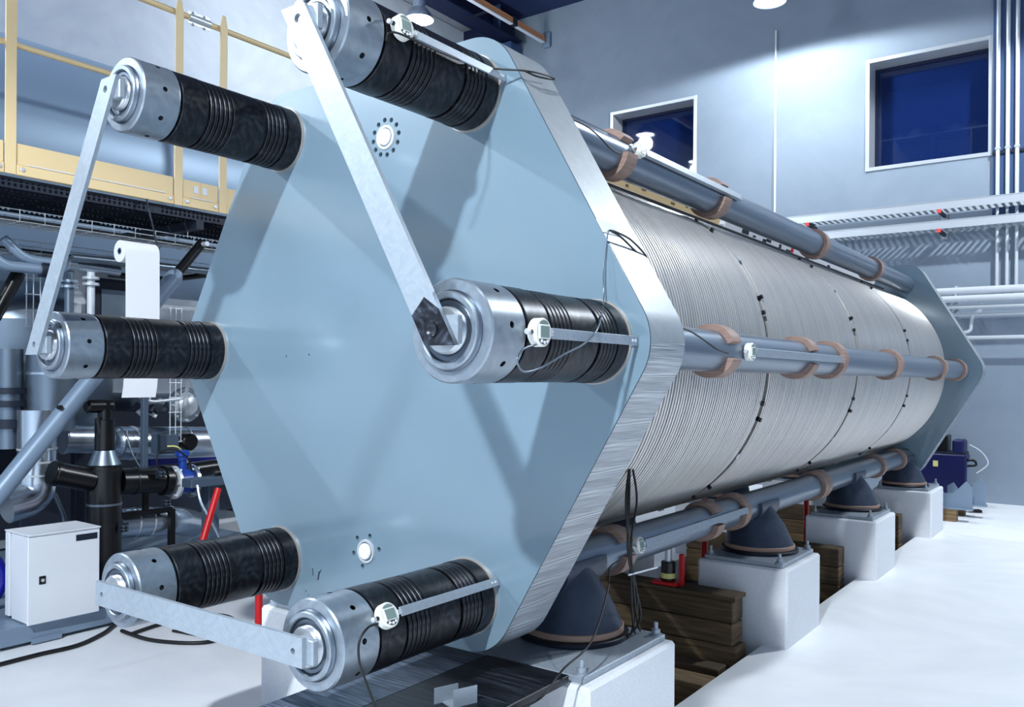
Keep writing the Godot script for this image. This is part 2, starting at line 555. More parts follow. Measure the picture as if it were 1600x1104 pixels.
func windows() -> void:
	var n := 0
	for w in [W1, W2]:
		n += 1
		var a: float = w[0]
		var b: float = w[1]
		var c: float = w[2]
		var d: float = w[3]
		var o := Node3D.new()
		o.name = "window_%d" % n
		add_child(o)
		o.set_meta("kind", "structure")
		var t := 0.035
		# reveal lining and face trim, mitred look from four boards each
		for q in [["lining_board", Vector3((a + b) / 2, d - t / 2, WZ - 0.17), Vector3(b - a, t, 0.36)], ["lining_board", Vector3((a + b) / 2, c + t / 2, WZ - 0.17), Vector3(b - a, t, 0.36)],
			["lining_board", Vector3(a + t / 2, (c + d) / 2, WZ - 0.17), Vector3(t, d - c - 2 * t, 0.36)], ["lining_board", Vector3(b - t / 2, (c + d) / 2, WZ - 0.17), Vector3(t, d - c - 2 * t, 0.36)]]:
			part(o, q[0], bxm(q[2], 0.004, q[1]), M.alu)
		for q in [[Vector3((a + b) / 2, d - 0.012, WZ + 0.008), Vector3(b - a + 0.03, 0.05, 0.02)], [Vector3((a + b) / 2, c + 0.012, WZ + 0.008), Vector3(b - a + 0.03, 0.05, 0.02)],
			[Vector3(a + 0.012, (c + d) / 2, WZ + 0.0085), Vector3(0.05, d - c + 0.03, 0.021)], [Vector3(b - 0.012, (c + d) / 2, WZ + 0.0085), Vector3(0.05, d - c + 0.03, 0.021)]]:
			part(o, "face_trim", bxm(q[1], 0.004, q[0]), M.alu)
		for q in [[Vector3((a + b) / 2, d - 0.055, WZ - 0.32), Vector3(b - a - 2 * t, 0.04, 0.05)], [Vector3((a + b) / 2, c + 0.055, WZ - 0.32), Vector3(b - a - 2 * t, 0.04, 0.05)],
			[Vector3(a + 0.055, (c + d) / 2, WZ - 0.32), Vector3(0.04, d - c - 0.15, 0.05)], [Vector3(b - 0.055, (c + d) / 2, WZ - 0.32), Vector3(0.04, d - c - 0.15, 0.05)]]:
			part(o, "sash", bxm(q[1], 0.003, q[0]), M.navy)
		part(o, "pane", bxm(Vector3(b - a - 0.14, d - c - 0.14, 0.008), 0.0, Vector3((a + b) / 2, (c + d) / 2, WZ - 0.325)), M.glass)
	# low cupboard and hard hats behind the larger window
	var zc := -11.0
	var top := onz(1455, 207, zc).y
	var l := onz(1372, 215, zc).x - 0.3
	var r := onz(1545, 195, zc).x + 0.3
	var cb := thing("cupboard", "open-fronted cupboard standing behind the larger window", "cupboard", Vector3((l + r) / 2, 3.95, zc))
	var W := r - l
	var H := top - 3.95
	part(cb, "top", bxm(Vector3(W, 0.03, 0.4), 0.003, Vector3(0, H - 0.015, -0.2)), M.cupboard)
	part(cb, "back", bxm(Vector3(W, H - 0.03, 0.02), 0.0, Vector3(0, (H - 0.03) / 2, -0.39)), M.cupboard)
	for k in 5:
		part(cb, "divider", bxm(Vector3(0.03, H - 0.03, 0.36), 0.003, Vector3(-W / 2 + 0.015 + (W - 0.03) * k / 4.0, (H - 0.03) / 2, -0.19)), M.cupboard)
	part(cb, "shelf", bxm(Vector3(W - 0.06, 0.025, 0.34), 0.0, Vector3(0, 0.1, -0.19)), M.cupboard)
	var i := 0
	for hx in [1400.0, 1431.0, 1462.0, 1493.0, 1524.0]:
		var p := onz(hx, 210, zc - 0.15)
		var hat := thing("hard_hat", "dim hard hat resting on the cupboard behind the larger window", "helmet", Vector3(p.x, top, zc - 0.18), "hard hats on the cupboard")
		var prof := []
		for k in 7:
			var aa := PI / 2 * k / 6.0
			prof.append(Vector2(0.125 * cos(aa), 0.01 + 0.13 * sin(aa)))
		part(hat, "shell", lathem([Vector2(0, 0.008)] + [Vector2(0.125, 0.008)] + prof, 20, 0, TAU, false), M.cupboard if i % 2 else M.navy_mid, Transform3D(Basis(Vector3.RIGHT, -PI / 2), Vector3.ZERO))
		part(hat, "brim", cylm(Vector3(0, 0, 0.02), Vector3(0, 0.01, 0.02), 0.145, 20), M.navy_mid)
		i += 1

# ---------------------------------------------------------------- the machine
const ANG := {"E": 0.0, "F": 60.0, "A": 120.0, "B": 180.0, "C": 240.0, "D": 300.0}
func rodc(k: String) -> Vector3:
	var a := deg_to_rad(ANG[k])
	return Vector3(cos(a), AX + sin(a), 0)
func hexagon(ap: float, rc: float) -> PackedVector2Array:
	var o := PackedVector2Array()
	for k in 6:
		var a := deg_to_rad(60.0 * k)
		var vtx := ap / cos(PI / 6) - rc / cos(PI / 6)
		var c := Vector2(cos(a), sin(a)) * vtx
		for j in 11:
			var b := a - PI / 6 + PI / 3 * j / 10.0
			o.append(c + Vector2(cos(b), sin(b)) * rc)
	return o
func end_plate(t: Node3D, called: String, z0: float, z1: float, m: Material, holes: Array) -> Node3D:
	var c := CSGCombiner3D.new()
	c.name = called
	t.add_child(c, true)
	var b := CSGMesh3D.new()
	b.name = "blank"
	var g := G.new()
	g.prism(hexagon(1.057, 0.189), z0, z1)
	b.mesh = g.mesh()
	b.material = m
	c.add_child(b)
	for h in holes:
		var y := CSGCylinder3D.new()
		y.name = "bore"
		y.radius = h[2]
		y.height = 0.08
		y.sides = 16
		y.operation = CSGShape3D.OPERATION_SUBTRACTION
		y.material = m
		y.transform = Transform3D(Basis(Vector3.RIGHT, PI / 2), Vector3(h[0], h[1], z1))
		c.add_child(y, true)
	for half in [1, -1]:
		g = G.new()
		g.prism(hexagon(1.0585, 0.1905), z0 + 0.004, z1 - 0.004, false, true, half)
		part(c, "machined_edge", g.mesh(true), M.edge_clean if half == 1 else M.edge)
	return c
# a short cylinder whose wall has n round holes; returns the wall with its end faces, and the bores
func drilled_ring(r: float, z0: float, z1: float, n: int, hr: float, hz: float) -> Array:
	var g := G.new()
	g.lathe([Vector2(0.0, z0 - 0.003), Vector2(r - 0.001, z0 - 0.003), Vector2(r, z0)], 64)
	g.lathe([Vector2(r, z1), Vector2(r - 0.004, z1 + 0.005), Vector2(0.0, z1 + 0.005)], 64)
	var bo := G.new()
	var hw := PI * r / n          # half of a sector, along the wall
	var dirs := []
	for k in 36: dirs.append(TAU * k / 36.0)
	for c in [Vector2(hw, z1 - hz), Vector2(-hw, z1 - hz), Vector2(-hw, z0 - hz), Vector2(hw, z0 - hz)]: dirs.append(fposmod(c.angle(), TAU))
	dirs.sort()
	for s in n:
		var base := TAU * (s + 0.15) / n
		var on := func(p: Vector2, rad: float) -> Vector3:
			var a := base + p.x / r
			return Vector3(cos(a) * rad, sin(a) * rad, hz + p.y)
		for k in dirs.size():
			var q := []
			for j in [k, (k + 1) % dirs.size()]:
				var d := Vector2.from_angle(dirs[j])
				var t := INF
				if absf(d.x) > 1e-6: t = minf(t, hw / absf(d.x))
				if d.y > 1e-6: t = minf(t, (z1 - hz) / d.y)
				if d.y < -1e-6: t = minf(t, (z0 - hz) / d.y)
				q.append(d * hr)
				q.append(d * lerpf(hr, t, 0.4))
				q.append(d * t)
			for ring in 2:
				var P := [on.call(q[ring], r), on.call(q[ring + 3], r), on.call(q[ring + 4], r), on.call(q[ring + 1], r)]
				var N := []
				for v in P: N.append(Vector3(v.x, v.y, 0).normalized())
				g.quad(P[0], P[1], P[2], P[3], N[0], N[1], N[2], N[3])
			var i0: Vector3 = on.call(q[0], r)
			var i1: Vector3 = on.call(q[3], r)
			var j0: Vector3 = on.call(q[0], r - 0.03)
			var j1: Vector3 = on.call(q[3], r - 0.03)
			var cc: Vector3 = on.call(Vector2.ZERO, r - 0.015)
			var m0 := (cc - i0).normalized()
			bo.flat(i0, i1, j1, j0, m0)
			var dn := Vector3(cos(base), sin(base), 0)
			bo.tri(on.call(Vector2.ZERO, r - 0.03), j0, j1, dn, dn, dn)
	return [g.mesh(), bo.mesh()]
func machine() -> void:
	var t := thing("plate_stack_machine", "long horizontal stack of metal plates clamped between grey hexagonal end plates", "machine", Vector3(0, AX, 0))
	# front end plate with two flanged ports
	var holes := []
	for k in 12:
		var a := TAU * k / 12.0 + 0.1
		holes.append([0.092 + 0.066 * cos(a), 0.782 + 0.066 * sin(a), 0.0095])
	for k in 5:
		var a := TAU * k / 6.0 + 0.25
		holes.append([0.004 + 0.07 * cos(a), -0.775 + 0.062 * sin(a), 0.009])
	for p in [[-0.47, -0.03], [-0.33, -0.025]]:
		holes.append([p[0], p[1], 0.004])
	var fp := end_plate(t, "front_end_plate", -0.244, 0.0, M.paint, holes)
	for p in [Vector3(0.092, 0.782, 0), Vector3(0.004, -0.775, 0)]:
		part(fp, "port_ring", lathem([Vector2(0.034, 0.0), Vector2(0.046, 0.0), Vector2(0.044, 0.006), Vector2(0.036, 0.006), Vector2(0.034, 0.0)], 28), M.alu, at(p))
		part(fp, "port_cover", cylm(p, p + Vector3(0, 0, 0.012), 0.031, 24, 0.003), M.white)
	for q in [[489, 893, 0.003, 0.028, 0.1], [498, 899, 0.006, 0.036, -0.2], [501, 892, 0.003, 0.016, -0.5], [478, 923, 0.003, 0.008, 0.0], [482, 929, 0.004, 0.006, 0.3]]:
		var mp := onz(q[0], q[1], 0.0)
		part(fp, "paint_chip", bxm(Vector3(q[2], q[3], 0.0012)), M.steel_dark, Transform3D(Basis(Vector3(0, 0, 1), q[4]), Vector3(mp.x, mp.y - AX, 0.0004)))
	end_plate(t, "rear_end_plate", ZREAR - 0.2, ZREAR, M.paint, [])
	# six tie rods, each with its spring pack and cap
	var rod_m := cylm(Vector3(0, 0, ZREAR + 0.001), Vector3(0, 0, 0.66), ROD_R, 40)
	var washer := lathem([Vector2(0.1, -0.0075), Vector2(0.1245, -0.0075), Vector2(0.1265, -0.0055), Vector2(0.1265, 0.0055), Vector2(0.1245, 0.0075), Vector2(0.1, 0.0075)], 56)
	var lip := lathem([Vector2(0.1, 0.0), Vector2(0.133, 0.0), Vector2(0.1325, 0.009), Vector2(0.1, 0.009)], 56)
	var collar := lathem([Vector2(0.1, 0.010), Vector2(0.1275, 0.010), Vector2(0.1285, 0.013), Vector2(0.1285, 0.071), Vector2(0.1275, 0.074), Vector2(0.1, 0.074)], 56)
	var spacer := lathem([Vector2(0.1, 0.186), Vector2(0.124, 0.186), Vector2(0.126, 0.189), Vector2(0.126, 0.326), Vector2(0.124, 0.329), Vector2(0.1, 0.329)], 56)
	var sleeve := lathem([Vector2(0.1, 0.438), Vector2(0.126, 0.438), Vector2(0.128, 0.441), Vector2(0.128, 0.538), Vector2(0.126, 0.541), Vector2(0.1, 0.541)], 56)
	var core := lathem([Vector2(0.083, 0.002), Vector2(0.113, 0.002), Vector2(0.113, 0.56), Vector2(0.083, 0.56)], 40)
	var nut := lathem([Vector2(0.0, 0.69), Vector2(0.0, 0.698), Vector2(0.097, 0.698), Vector2(0.101, 0.694), Vector2(0.101, 0.684), Vector2(0.0, 0.684)], 48)
	var ring_in := lathem([Vector2(0.060, 0.698), Vector2(0.078, 0.698), Vector2(0.074, 0.7005), Vector2(0.064, 0.7005), Vector2(0.060, 0.698)], 40)
	var rim := lathem([Vector2(0.079, 0.698), Vector2(0.0965, 0.698), Vector2(0.0965, 0.706), Vector2(0.0935, 0.709), Vector2(0.082, 0.709), Vector2(0.079, 0.706), Vector2(0.079, 0.698)], 48)
	var stud := lathem([Vector2(0, 0.69), Vector2(0.058, 0.69), Vector2(0.058, 0.700), Vector2(0.056, 0.702), Vector2(0.058, 0.704), Vector2(0.056, 0.706), Vector2(0.058, 0.708), Vector2(0.056, 0.711), Vector2(0.058, 0.714), Vector2(0.054, 0.720), Vector2(0, 0.720)], 40)
	var rear_nut := lathem([Vector2(0, ZREAR - 0.2), Vector2(0.13, ZREAR - 0.2), Vector2(0.13, ZREAR - 0.29), Vector2(0.125, ZREAR - 0.295), Vector2(0, ZREAR - 0.295)], 40)
	var pin := cylm(Vector3(0.0, 0.13, ZREAR - 0.245), Vector3(0.0, 0.2, ZREAR - 0.245), 0.008, 8)
	var drilled := drilled_ring(0.130, 0.556, 0.685, 8, 0.0088, 0.612)
	var body: ArrayMesh = drilled[0]
	var bores: ArrayMesh = drilled[1]
	var plain := lathem([Vector2(ROD_R - 0.001, -0.04), Vector2(0.105, -0.04), Vector2(0.105, 0.04), Vector2(ROD_R - 0.001, 0.04), Vector2(ROD_R - 0.001, -0.04)], 44)
	var clamps := {"E": [-0.93, -1.97, -2.50, -3.90, -5.60, -6.62], "F": [-0.98, -2.06, -3.92, -5.55], "D": [-1.0, -2.0, -2.40, -3.93, -4.02, -5.72, -6.55], "A": [-2.0, -4.0, -5.6], "B": [-2.0, -4.0, -5.6], "C": [-2.0, -4.0, -5.6]}
	for k in ANG:
		var c := rodc(k) - Vector3(0, AX, 0)
		var r := part(t, "tie_rod", rod_m, M.rod, at(c))
		part(r, "base_lip", lip, M.rim)
		part(r, "base_collar", collar, M.black)
		part(r, "spring_core", core, M.cap_in)
		for j in 5: part(r, "spring_washer", washer, M.black, at(Vector3(0, 0, 0.0865 + 0.0195 * j)))
		part(r, "spacer_sleeve", spacer, M.black)
		for j in 5: part(r, "spring_washer", washer, M.black, at(Vector3(0, 0, 0.3415 + 0.0195 * j)))
		part(r, "front_sleeve", sleeve, M.black)
		part(r, "end_cap", body, M.cap)
		part(r, "spanner_bores", bores, M.cap)
		part(r, "cap_plate", nut, M.cap_in)
		part(r, "cap_rim", rim, M.cap)
		part(r, "cap_ring", ring_in, M.cap_in)
		part(r, "threaded_end", stud, M.stud)
		part(r, "rear_nut", rear_nut, M.black)
		part(r, "locking_pin", pin, M.alu)
		var gap_dir := {"E": 0.0, "F": 16.0, "D": 12.0}
		for zc in clamps[k]:
			var split: bool = zc > -2.2 and gap_dir.has(k)
			if split:
				var a0 := deg_to_rad(gap_dir[k]) + 0.34
				var g := G.new()
				g.lathe([Vector2(ROD_R - 0.001, -0.045), Vector2(0.107, -0.045), Vector2(0.107, 0.045), Vector2(ROD_R - 0.001, 0.045), Vector2(ROD_R - 0.001, -0.045)], 40, a0, a0 + TAU - 0.68)
				for a in [a0, a0 + TAU - 0.68]:
					var d := Vector3(cos(a), sin(a), 0)
					var m := Vector3(sin(a), -cos(a), 0) * (1.0 if a == a0 else -1.0)
					g.flat(d * 0.081 + Vector3(0, 0, -0.045), d * 0.107 + Vector3(0, 0, -0.045), d * 0.107 + Vector3(0, 0, 0.045), d * 0.081 + Vector3(0, 0, 0.045), m)
				part(r, "clamp_ring", g.mesh(), M.clamp, at(Vector3(0, 0, zc)))
			else:
				part(r, "clamp_ring", plain, M.clamp, at(Vector3(0, 0, zc)))
	# the pressed plates in four blocks
	var seams := [-0.244, -1.95, -3.68, -5.35, ZREAR]
	part(t, "stack_core", cylm(Vector3(0, 0, ZREAR + 0.001), Vector3(0, 0, -0.245), 0.815, 96), M.disc[1])
	var discs := []
	for rr in [0.8690, 0.8694, 0.8686]:
		discs.append(lathem([Vector2(0.81, -0.007), Vector2(rr - 0.002, -0.007), Vector2(rr, -0.005), Vector2(rr, 0.005), Vector2(rr - 0.002, 0.007), Vector2(0.81, 0.007)], 128))
	for b in 4:
		var za: float = seams[b] - (0.004 if b == 0 else 0.024)
		var zb: float = seams[b + 1] + (0.004 if b == 3 else 0.024)
		var n := 66
		var pitch := (za - zb) / n
		for j in n:
			part(t, "pressed_plate", discs[rng.randi() % 3], M.disc[rng.randi() % 3], at(Vector3(0, 0, za - pitch * (j + 0.5))))
	for s in [1, 2, 3]:
		var z: float = seams[s]
		var ring := part(t, "block_seam", lathem([Vector2(0.81, -0.02), Vector2(0.860, -0.02), Vector2(0.860, 0.02), Vector2(0.81, 0.02)], 96), M.plastic_black, at(Vector3(0, 0, z)))
		for j in 30:
			var a := TAU * (j + 0.3 * sin(j * 2.1)) / 30.0
			var d := Vector3(cos(a), sin(a), 0)
			if j % 3 == 0:
				part(ring, "seam_clip", bxm(Vector3(0.016, 0.03, 0.026), 0.003), M.stud, Transform3D(Basis(Vector3(0, 0, 1), a), d * 0.868))
			else:
				part(ring, "seam_stud", cylm(d * 0.86, d * 0.884, 0.011, 10), M.plastic_black, at(Vector3(0, 0, 0.02 if j % 2 else -0.02)))
	# eight splayed feet under the two lower rods
	var cone := G.new()
	var nseg := 40
	for side in [1.0, -1.0]:
		cone = G.new()
		var y0 := 0.505 - AX
		var y1 := 0.615 - AX
		var c0 := Vector3(0.53 * side, y0, 0)
		var c1 := Vector3(0.515 * side, y1, 0.012)
		var c2 := Vector3(0.50 * side, 0.735 - AX, 0.02)
		for k in nseg:
			var a := TAU * k / nseg
			var b := TAU * (k + 1) / nseg
			var da := Vector3(cos(a), 0, sin(a))
			var db := Vector3(cos(b), 0, sin(b))
			var na := (da + Vector3(0, 0.4, 0)).normalized()
			var nb := (db + Vector3(0, 0.4, 0)).normalized()
			cone.quad(c0 + da * 0.2, c0 + db * 0.2, c1 + db * 0.168, c1 + da * 0.168, na, nb, nb, na)
			cone.quad(c1 + da * 0.168, c1 + db * 0.168, c2 + db * 0.102, c2 + da * 0.102, na, nb, (db + Vector3(0, 0.55, 0)).normalized(), (da + Vector3(0, 0.55, 0)).normalized())
		var cm := cone.mesh()
		var band := G.new()
		band.cyl(Vector3(0.53 * side, 0.482 - AX, 0), Vector3(0.53 * side, 0.507 - AX, 0), 0.206, 44, 0.003)
		var disc := G.new()
		disc.cyl(Vector3(0.53 * side, 0.462 - AX, 0), Vector3(0.53 * side, 0.482 - AX, 0), 0.226, 44, 0.003)
		var sad := G.new()
		sad.x = at(Vector3(0.5 * side, -0.866, 0.0))
		sad.lathe([Vector2(0.0825, -0.15), Vector2(0.102, -0.15), Vector2(0.102, 0.15), Vector2(0.0825, 0.15), Vector2(0.0825, -0.15)], 28, PI - 0.3, TAU + 0.3)
		for z in FEET:
			var f := part(t, "saddle_foot", cm, M.foot, at(Vector3(0, 0, z)))
			part(f, "gasket_ring", band.mesh(), M.gasket)
			part(f, "flange", disc.mesh(), M.flange)
			part(f, "saddle", sad.mesh(), M.foot)
const FEET := [-0.64, -2.77, -4.88, -6.80]
const BLOCKS := [-0.59, -2.71, -4.75, -6.89]

func crown() -> void:
	var put := func(deg: float, r: float) -> Transform3D:
		var a := deg_to_rad(deg)
		return Transform3D(Basis(Vector3(cos(a), sin(a), 0), Vector3(-sin(a), cos(a), 0), Vector3(0, 0, 1)), Vector3(r * cos(a), AX + r * sin(a), 0))
	var o := solo("crown_rail", bxm(Vector3(0.016, 0.02, 6.5), 0.002, Vector3(0, 0, -3.6)), M.plastic_black, "thin black rail lying along the crown of the plate stack", "rail")
	o.transform = put.call(69.0, 0.8785)
	var d := thing("label_duct", "white cable duct with small dark labels lying along the crown of the plate stack", "duct")
	d.transform = put.call(76.0, 0.905)
	part(d, "duct", bxm(Vector3(0.068, 0.05, 3.9), 0.004, Vector3(0, 0, -4.85)), M.white)
	for k in 9:
		var z: float = [-3.25, -3.42, -3.62, -3.70, -3.95, -4.15, -4.22, -4.6, -5.2][k]
		part(d, "label", bxm(Vector3([0.03, 0.012, 0.034, 0.02, 0.03, 0.016, 0.036, 0.03, 0.02][k], 0.002, [0.12, 0.05, 0.07, 0.1, 0.05, 0.12, 0.06, 0.1, 0.08][k]), 0.0, Vector3(0.012 - 0.008 * (k % 3), -0.0255, z)), M.red if k == 6 else M.steel_dark)
	var y := thing("marked_board", "cream-yellow marked board lying on the stack behind the front end plate", "board")
	y.transform = put.call(75.0, 0.915)
	part(y, "board", bxm(Vector3(0.088, 0.03, 2.5), 0.003, Vector3(0, 0, -1.55)), M.yellow)
	for k in 12:
		part(y, "mark", bxm(Vector3(0.012 + 0.008 * (k % 3), 0.002, 0.03 + 0.02 * (k % 2)), 0.0, Vector3(0.016 * (k % 3), -0.0155, -0.5 - 0.18 * k)), M.timber[0])
func links() -> void:
	var bars := [["A", "B", 0.035, "slanting flat steel link bar bolted across the two left spring caps"], ["F", "E", 0.035, "slanting flat steel link bar with scorched lower end, bolted across the two right spring caps"], ["C", "D", 0.05, "low flat steel link bar bolted across the two bottom spring caps"]]
	for b in bars:
		var p := rodc(b[0])
		var q := rodc(b[1])
		var mid := (p + q) / 2
		var d := (q - p).normalized()
		var L := (q - p).length()
		var t := thing("link_bar", b[3], "bar", mid + Vector3(0, 0, 0.75), "link bars on the spring caps")
		var c := CSGCombiner3D.new()
		c.name = "flat_bar"
		t.add_child(c)
		c.basis = Basis.IDENTITY
		var flatcut: bool = b[0] == "C"
		var over := 0.038
		var hw := 0.041 if flatcut else 0.041 / absf(d.y)
		var ends := []
		for e in [p, q]:
			var sgn := 1.0 if e == q else -1.0
			var cen: Vector3 = e - mid + d * sgn * (over if flatcut else over / absf(d.y))
			var sd := Vector3(0, hw, 0) if flatcut else Vector3(hw, 0, 0)
			ends.append(cen - sd); ends.append(cen + sd)
		var bar := CSGPolygon3D.new()
		bar.name = "bar_blank"
		bar.polygon = PackedVector2Array([Vector2(ends[0].x, ends[0].y), Vector2(ends[1].x, ends[1].y), Vector2(ends[3].x, ends[3].y), Vector2(ends[2].x, ends[2].y)])
		bar.depth = 0.014
		bar.position.z = 0.007
		bar.material = M.galv
		c.add_child(bar)
		for s in [-1.0, 1.0]:
			var h := CSGCylinder3D.new()
			h.name = "bolt_bore"
			h.radius = 0.0125 if b[0] != "C" else 0.009
			h.height = 0.05
			h.sides = 20
			h.operation = CSGShape3D.OPERATION_SUBTRACTION
			h.material = M.galv
			h.transform = Transform3D(Basis(Vector3.RIGHT, PI / 2), d * s * L / 2)
			c.add_child(h, true)
			var pad := bxm(Vector3(0.072, 0.07, 0.022), 0.003)
			part(t, "spacer_block", pad, M.galv, at(d * s * L / 2 + Vector3(0.028, 0, -0.0185)))
		if b[0] == "F":
			var g := G.new()
			var up := -d
			var low: Vector3 = q - mid
			var e2: Vector3 = ends[2]
			var e3: Vector3 = ends[3]
			var poly := PackedVector2Array()
			for v in [e2, e3, e3 + up * 0.10, e3 + up * 0.135 + Vector3(-0.03, 0, 0), e3 + up * 0.115 + Vector3(-0.055, 0, 0), e2 + up * 0.085]: poly.append(Vector2(v.x, v.y))
			g.prism(poly, -0.0075, 0.0075)
			var sc := part(t, "scorched_end", g.mesh(), M.scorch)
			part(sc, "burnt_bore", lathem([Vector2(0.011, 0.0), Vector2(0.018, 0.0), Vector2(0.017, 0.004), Vector2(0.011, 0.0)], 20), M.black, at(low + Vector3(0, 0, 0.0075)))

# digital dial gauge: arm along the axis, face looking along nrm
func dial(label: String, c: Vector3, nrm: Vector3, arm_to: float, wide: float, ring_front: bool) -> void:
	var z := Vector3(0, 0, 1)
	var up := z.cross(nrm).normalized()
	var t := thing("dial_gauge", label, "gauge", c, "digital dial gauges")
	var bs := Basis(-z, up, nrm)          # local: x away from the plunger, y up the face, z out of the face
	if bs.determinant() < 0.0: bs = Basis(z, up, nrm)
	var o := Transform3D(bs, Vector3.ZERO)
	var sx := -1.0 if bs.x.z < 0.0 else 1.0
	o.basis = o.basis.scaled(Vector3.ONE * 1.14)
	var b := part(t, "gauge_body", lathem([Vector2(0, -0.014), Vector2(0.029, -0.014), Vector2(0.032, -0.011), Vector2(0.032, 0.008), Vector2(0.029, 0.011), Vector2(0, 0.011)], 36), M.gauge, o)
	part(b, "button_field", lathem([Vector2(0, 0.0112), Vector2(0.0265, 0.0112), Vector2(0.0265, 0.0122), Vector2(0, 0.0122)], 20, PI + 0.75, TAU - 0.75), M.plastic_black)
	part(b, "brand_field", lathem([Vector2(0, 0.0112), Vector2(0.0265, 0.0112), Vector2(0.0265, 0.0118), Vector2(0, 0.0118)], 16, 0.85, PI - 0.85), M.lcd)
	part(b, "display_frame", bxm(Vector3(0.040, 0.032, 0.004), 0.0015, Vector3(0, 0.001, 0.0115)), M.gauge)
	part(b, "display", bxm(Vector3(0.033, 0.025, 0.002), 0.0, Vector3(0, 0.001, 0.0135)), M.lcd)
	for k in 3:
		part(b, "button", cylm(Vector3(-0.011 + 0.011 * k, -0.0195 - (0.0025 if k == 1 else 0.0), 0.0115), Vector3(-0.011 + 0.011 * k, -0.0195 - (0.0025 if k == 1 else 0.0), 0.0145), 0.0038, 10), M.white)
	var s := part(t, "plunger", cylm(Vector3(0, 0, 0.028), Vector3(0, 0, 0.045), 0.0045, 10), M.alu)
	part(s, "plunger_sleeve", cylm(Vector3(0, 0, 0.036), Vector3(0, 0, 0.046), 0.0065, 10), M.plastic_black)
	part(s, "plunger_tip", cylm(Vector3(0, 0, 0.046), Vector3(0, 0, 0.060), 0.0075, 12, 0.002), M.alu)
	part(t, "lug", bxm(Vector3(0.012, 0.014, 0.03), 0.002), M.alu, Transform3D(Basis(nrm, up, nrm.cross(up)), -z * 0.045 - nrm * 0.002))
	var L := c.z - 0.055 - arm_to
	var arm := part(t, "arm_bar", bxm(Vector3(0.006 if wide < 0.03 else 0.02, wide, L), 0.0015), M.galv, Transform3D(Basis(nrm, up, nrm.cross(up)), Vector3(0, 0, -0.055 - L / 2) - nrm * 0.002))
	if ring_front:
		part(arm, "end_angle", bxm(Vector3(0.02, wide, 0.004), 0.0), M.galv, at(Vector3(-0.008, 0, 0)).translated_local(Vector3(0, 0, (L / 2 - 0.002) * (-1.0 if nrm.cross(up).z > 0 else 1.0))))
		for k in 2:
			part(arm, "screw", cylm(Vector3(0, 0, 0), Vector3(0.007, 0, 0), 0.0048, 10, 0.001), M.alu, at(Vector3(0, 0, (L / 2 - 0.016 - 0.017 * k) * (-1.0 if nrm.cross(up).z > 0 else 1.0))))
func gauges() -> void:
	var n := Vector3(1, 0, 0)
	dial("digital dial gauge with flat arm on the spring sleeve below the scorched link bar", rodc("E") + n * 0.152 + Vector3(0, 0.0, 0.525), n, 0.004, 0.028, true)
	n = Vector3(cos(0.16), sin(0.16), 0)
	dial("digital dial gauge with flat arm on the topmost spring sleeve", rodc("F") + n * 0.152 + Vector3(0, 0, 0.50), n, 0.004, 0.028, true)
	n = Vector3(cos(0.48), sin(0.48), 0)
	dial("digital dial gauge with flat arm on the spring sleeve above the dark deck plates", rodc("D") + n * 0.152 + Vector3(0, 0, 0.53), n, 0.004, 0.028, true)
	n = Vector3(1, 0, 0)
	dial("digital dial gauge with square bar clamped to the middle tie rod behind the plate", rodc("E") + n * 0.099 + Vector3(0, 0.0, -1.07), n, -2.40, 0.035, false)
	n = Vector3(cos(0.28), sin(0.28), 0)
	dial("digital dial gauge with square bar clamped to the upper tie rod under the small window", rodc("F") + n * 0.099 + Vector3(0, 0, -1.06), n, -2.25, 0.035, false)
	n = Vector3(cos(0.2), sin(0.2), 0)
	dial("digital dial gauge with square bar clamped to the lowest tie rod beside the hanging cables", rodc("D") + n * 0.099 + Vector3(0, 0, -1.08), n, -2.38, 0.035, false)

func plinths() -> void:
	var where := ["under the front foot beside the dark deck plates", "under the second foot, beside the capped timber stack", "under the third foot of the right-hand row", "under the last foot, before the blue welding set"]
	for side in [1.0, -1.0]:
		for k in 4:
			var zc: float = BLOCKS[k]
			var x0 := 0.29
			var x1 := 0.821
			var z0 := zc + 0.306
			var z1 := zc - 0.306
			if k == 0:
				x1 = 0.875
				z0 = -0.19
				z1 = -0.87
			var c := Vector3((x0 + x1) / 2 * side, 0, (z0 + z1) / 2)
			var lab: String = ("white concrete plinth " + where[k]) if side > 0 else ["white concrete plinth under the front foot nearest the link-barred bottom caps", "white concrete plinth under the second foot of the row by the pipework", "white concrete plinth under the third foot of the row by the pipework", "white concrete plinth under the last foot of the row by the pipework"][k]
			var t := thing("concrete_plinth", lab, "plinth", c, "plinths under the machine's feet")
			part(t, "block", bxm(Vector3(x1 - x0, 0.437 + 0.17, z0 - z1), 0.012, Vector3(0, (0.437 - 0.17) / 2, 0)), M.plinth)
			var lift := 0.0
			var pl := part(t, "base_plate", bxm(Vector3(x1 - x0 - 0.07, 0.025, z0 - z1 - 0.05), 0.003, Vector3(0, 0.4495 + lift, 0)), M.galv)
			for sx in [-1.0, 1.0]:
				for sz in [-1.0, 1.0]:
					var p := Vector3(sx * ((x1 - x0) / 2 - 0.062), 0.462, sz * ((z0 - z1) / 2 - 0.055))
					var w := part(pl, "washer", cylm(p, p + Vector3(0, 0.005, 0), 0.026, 18), M.galv)
					w.name = "anchor_bolt"
					var gg := G.new()
					gg.cyl(p + Vector3(0, 0.005, 0), p + Vector3(0, 0.023, 0), 0.017, 6)
					gg.cyl(p + Vector3(0, 0.023, 0), p + Vector3(0, 0.05, 0), 0.0085, 10)
					part(pl, "anchor_nut", gg.mesh(), M.galv)

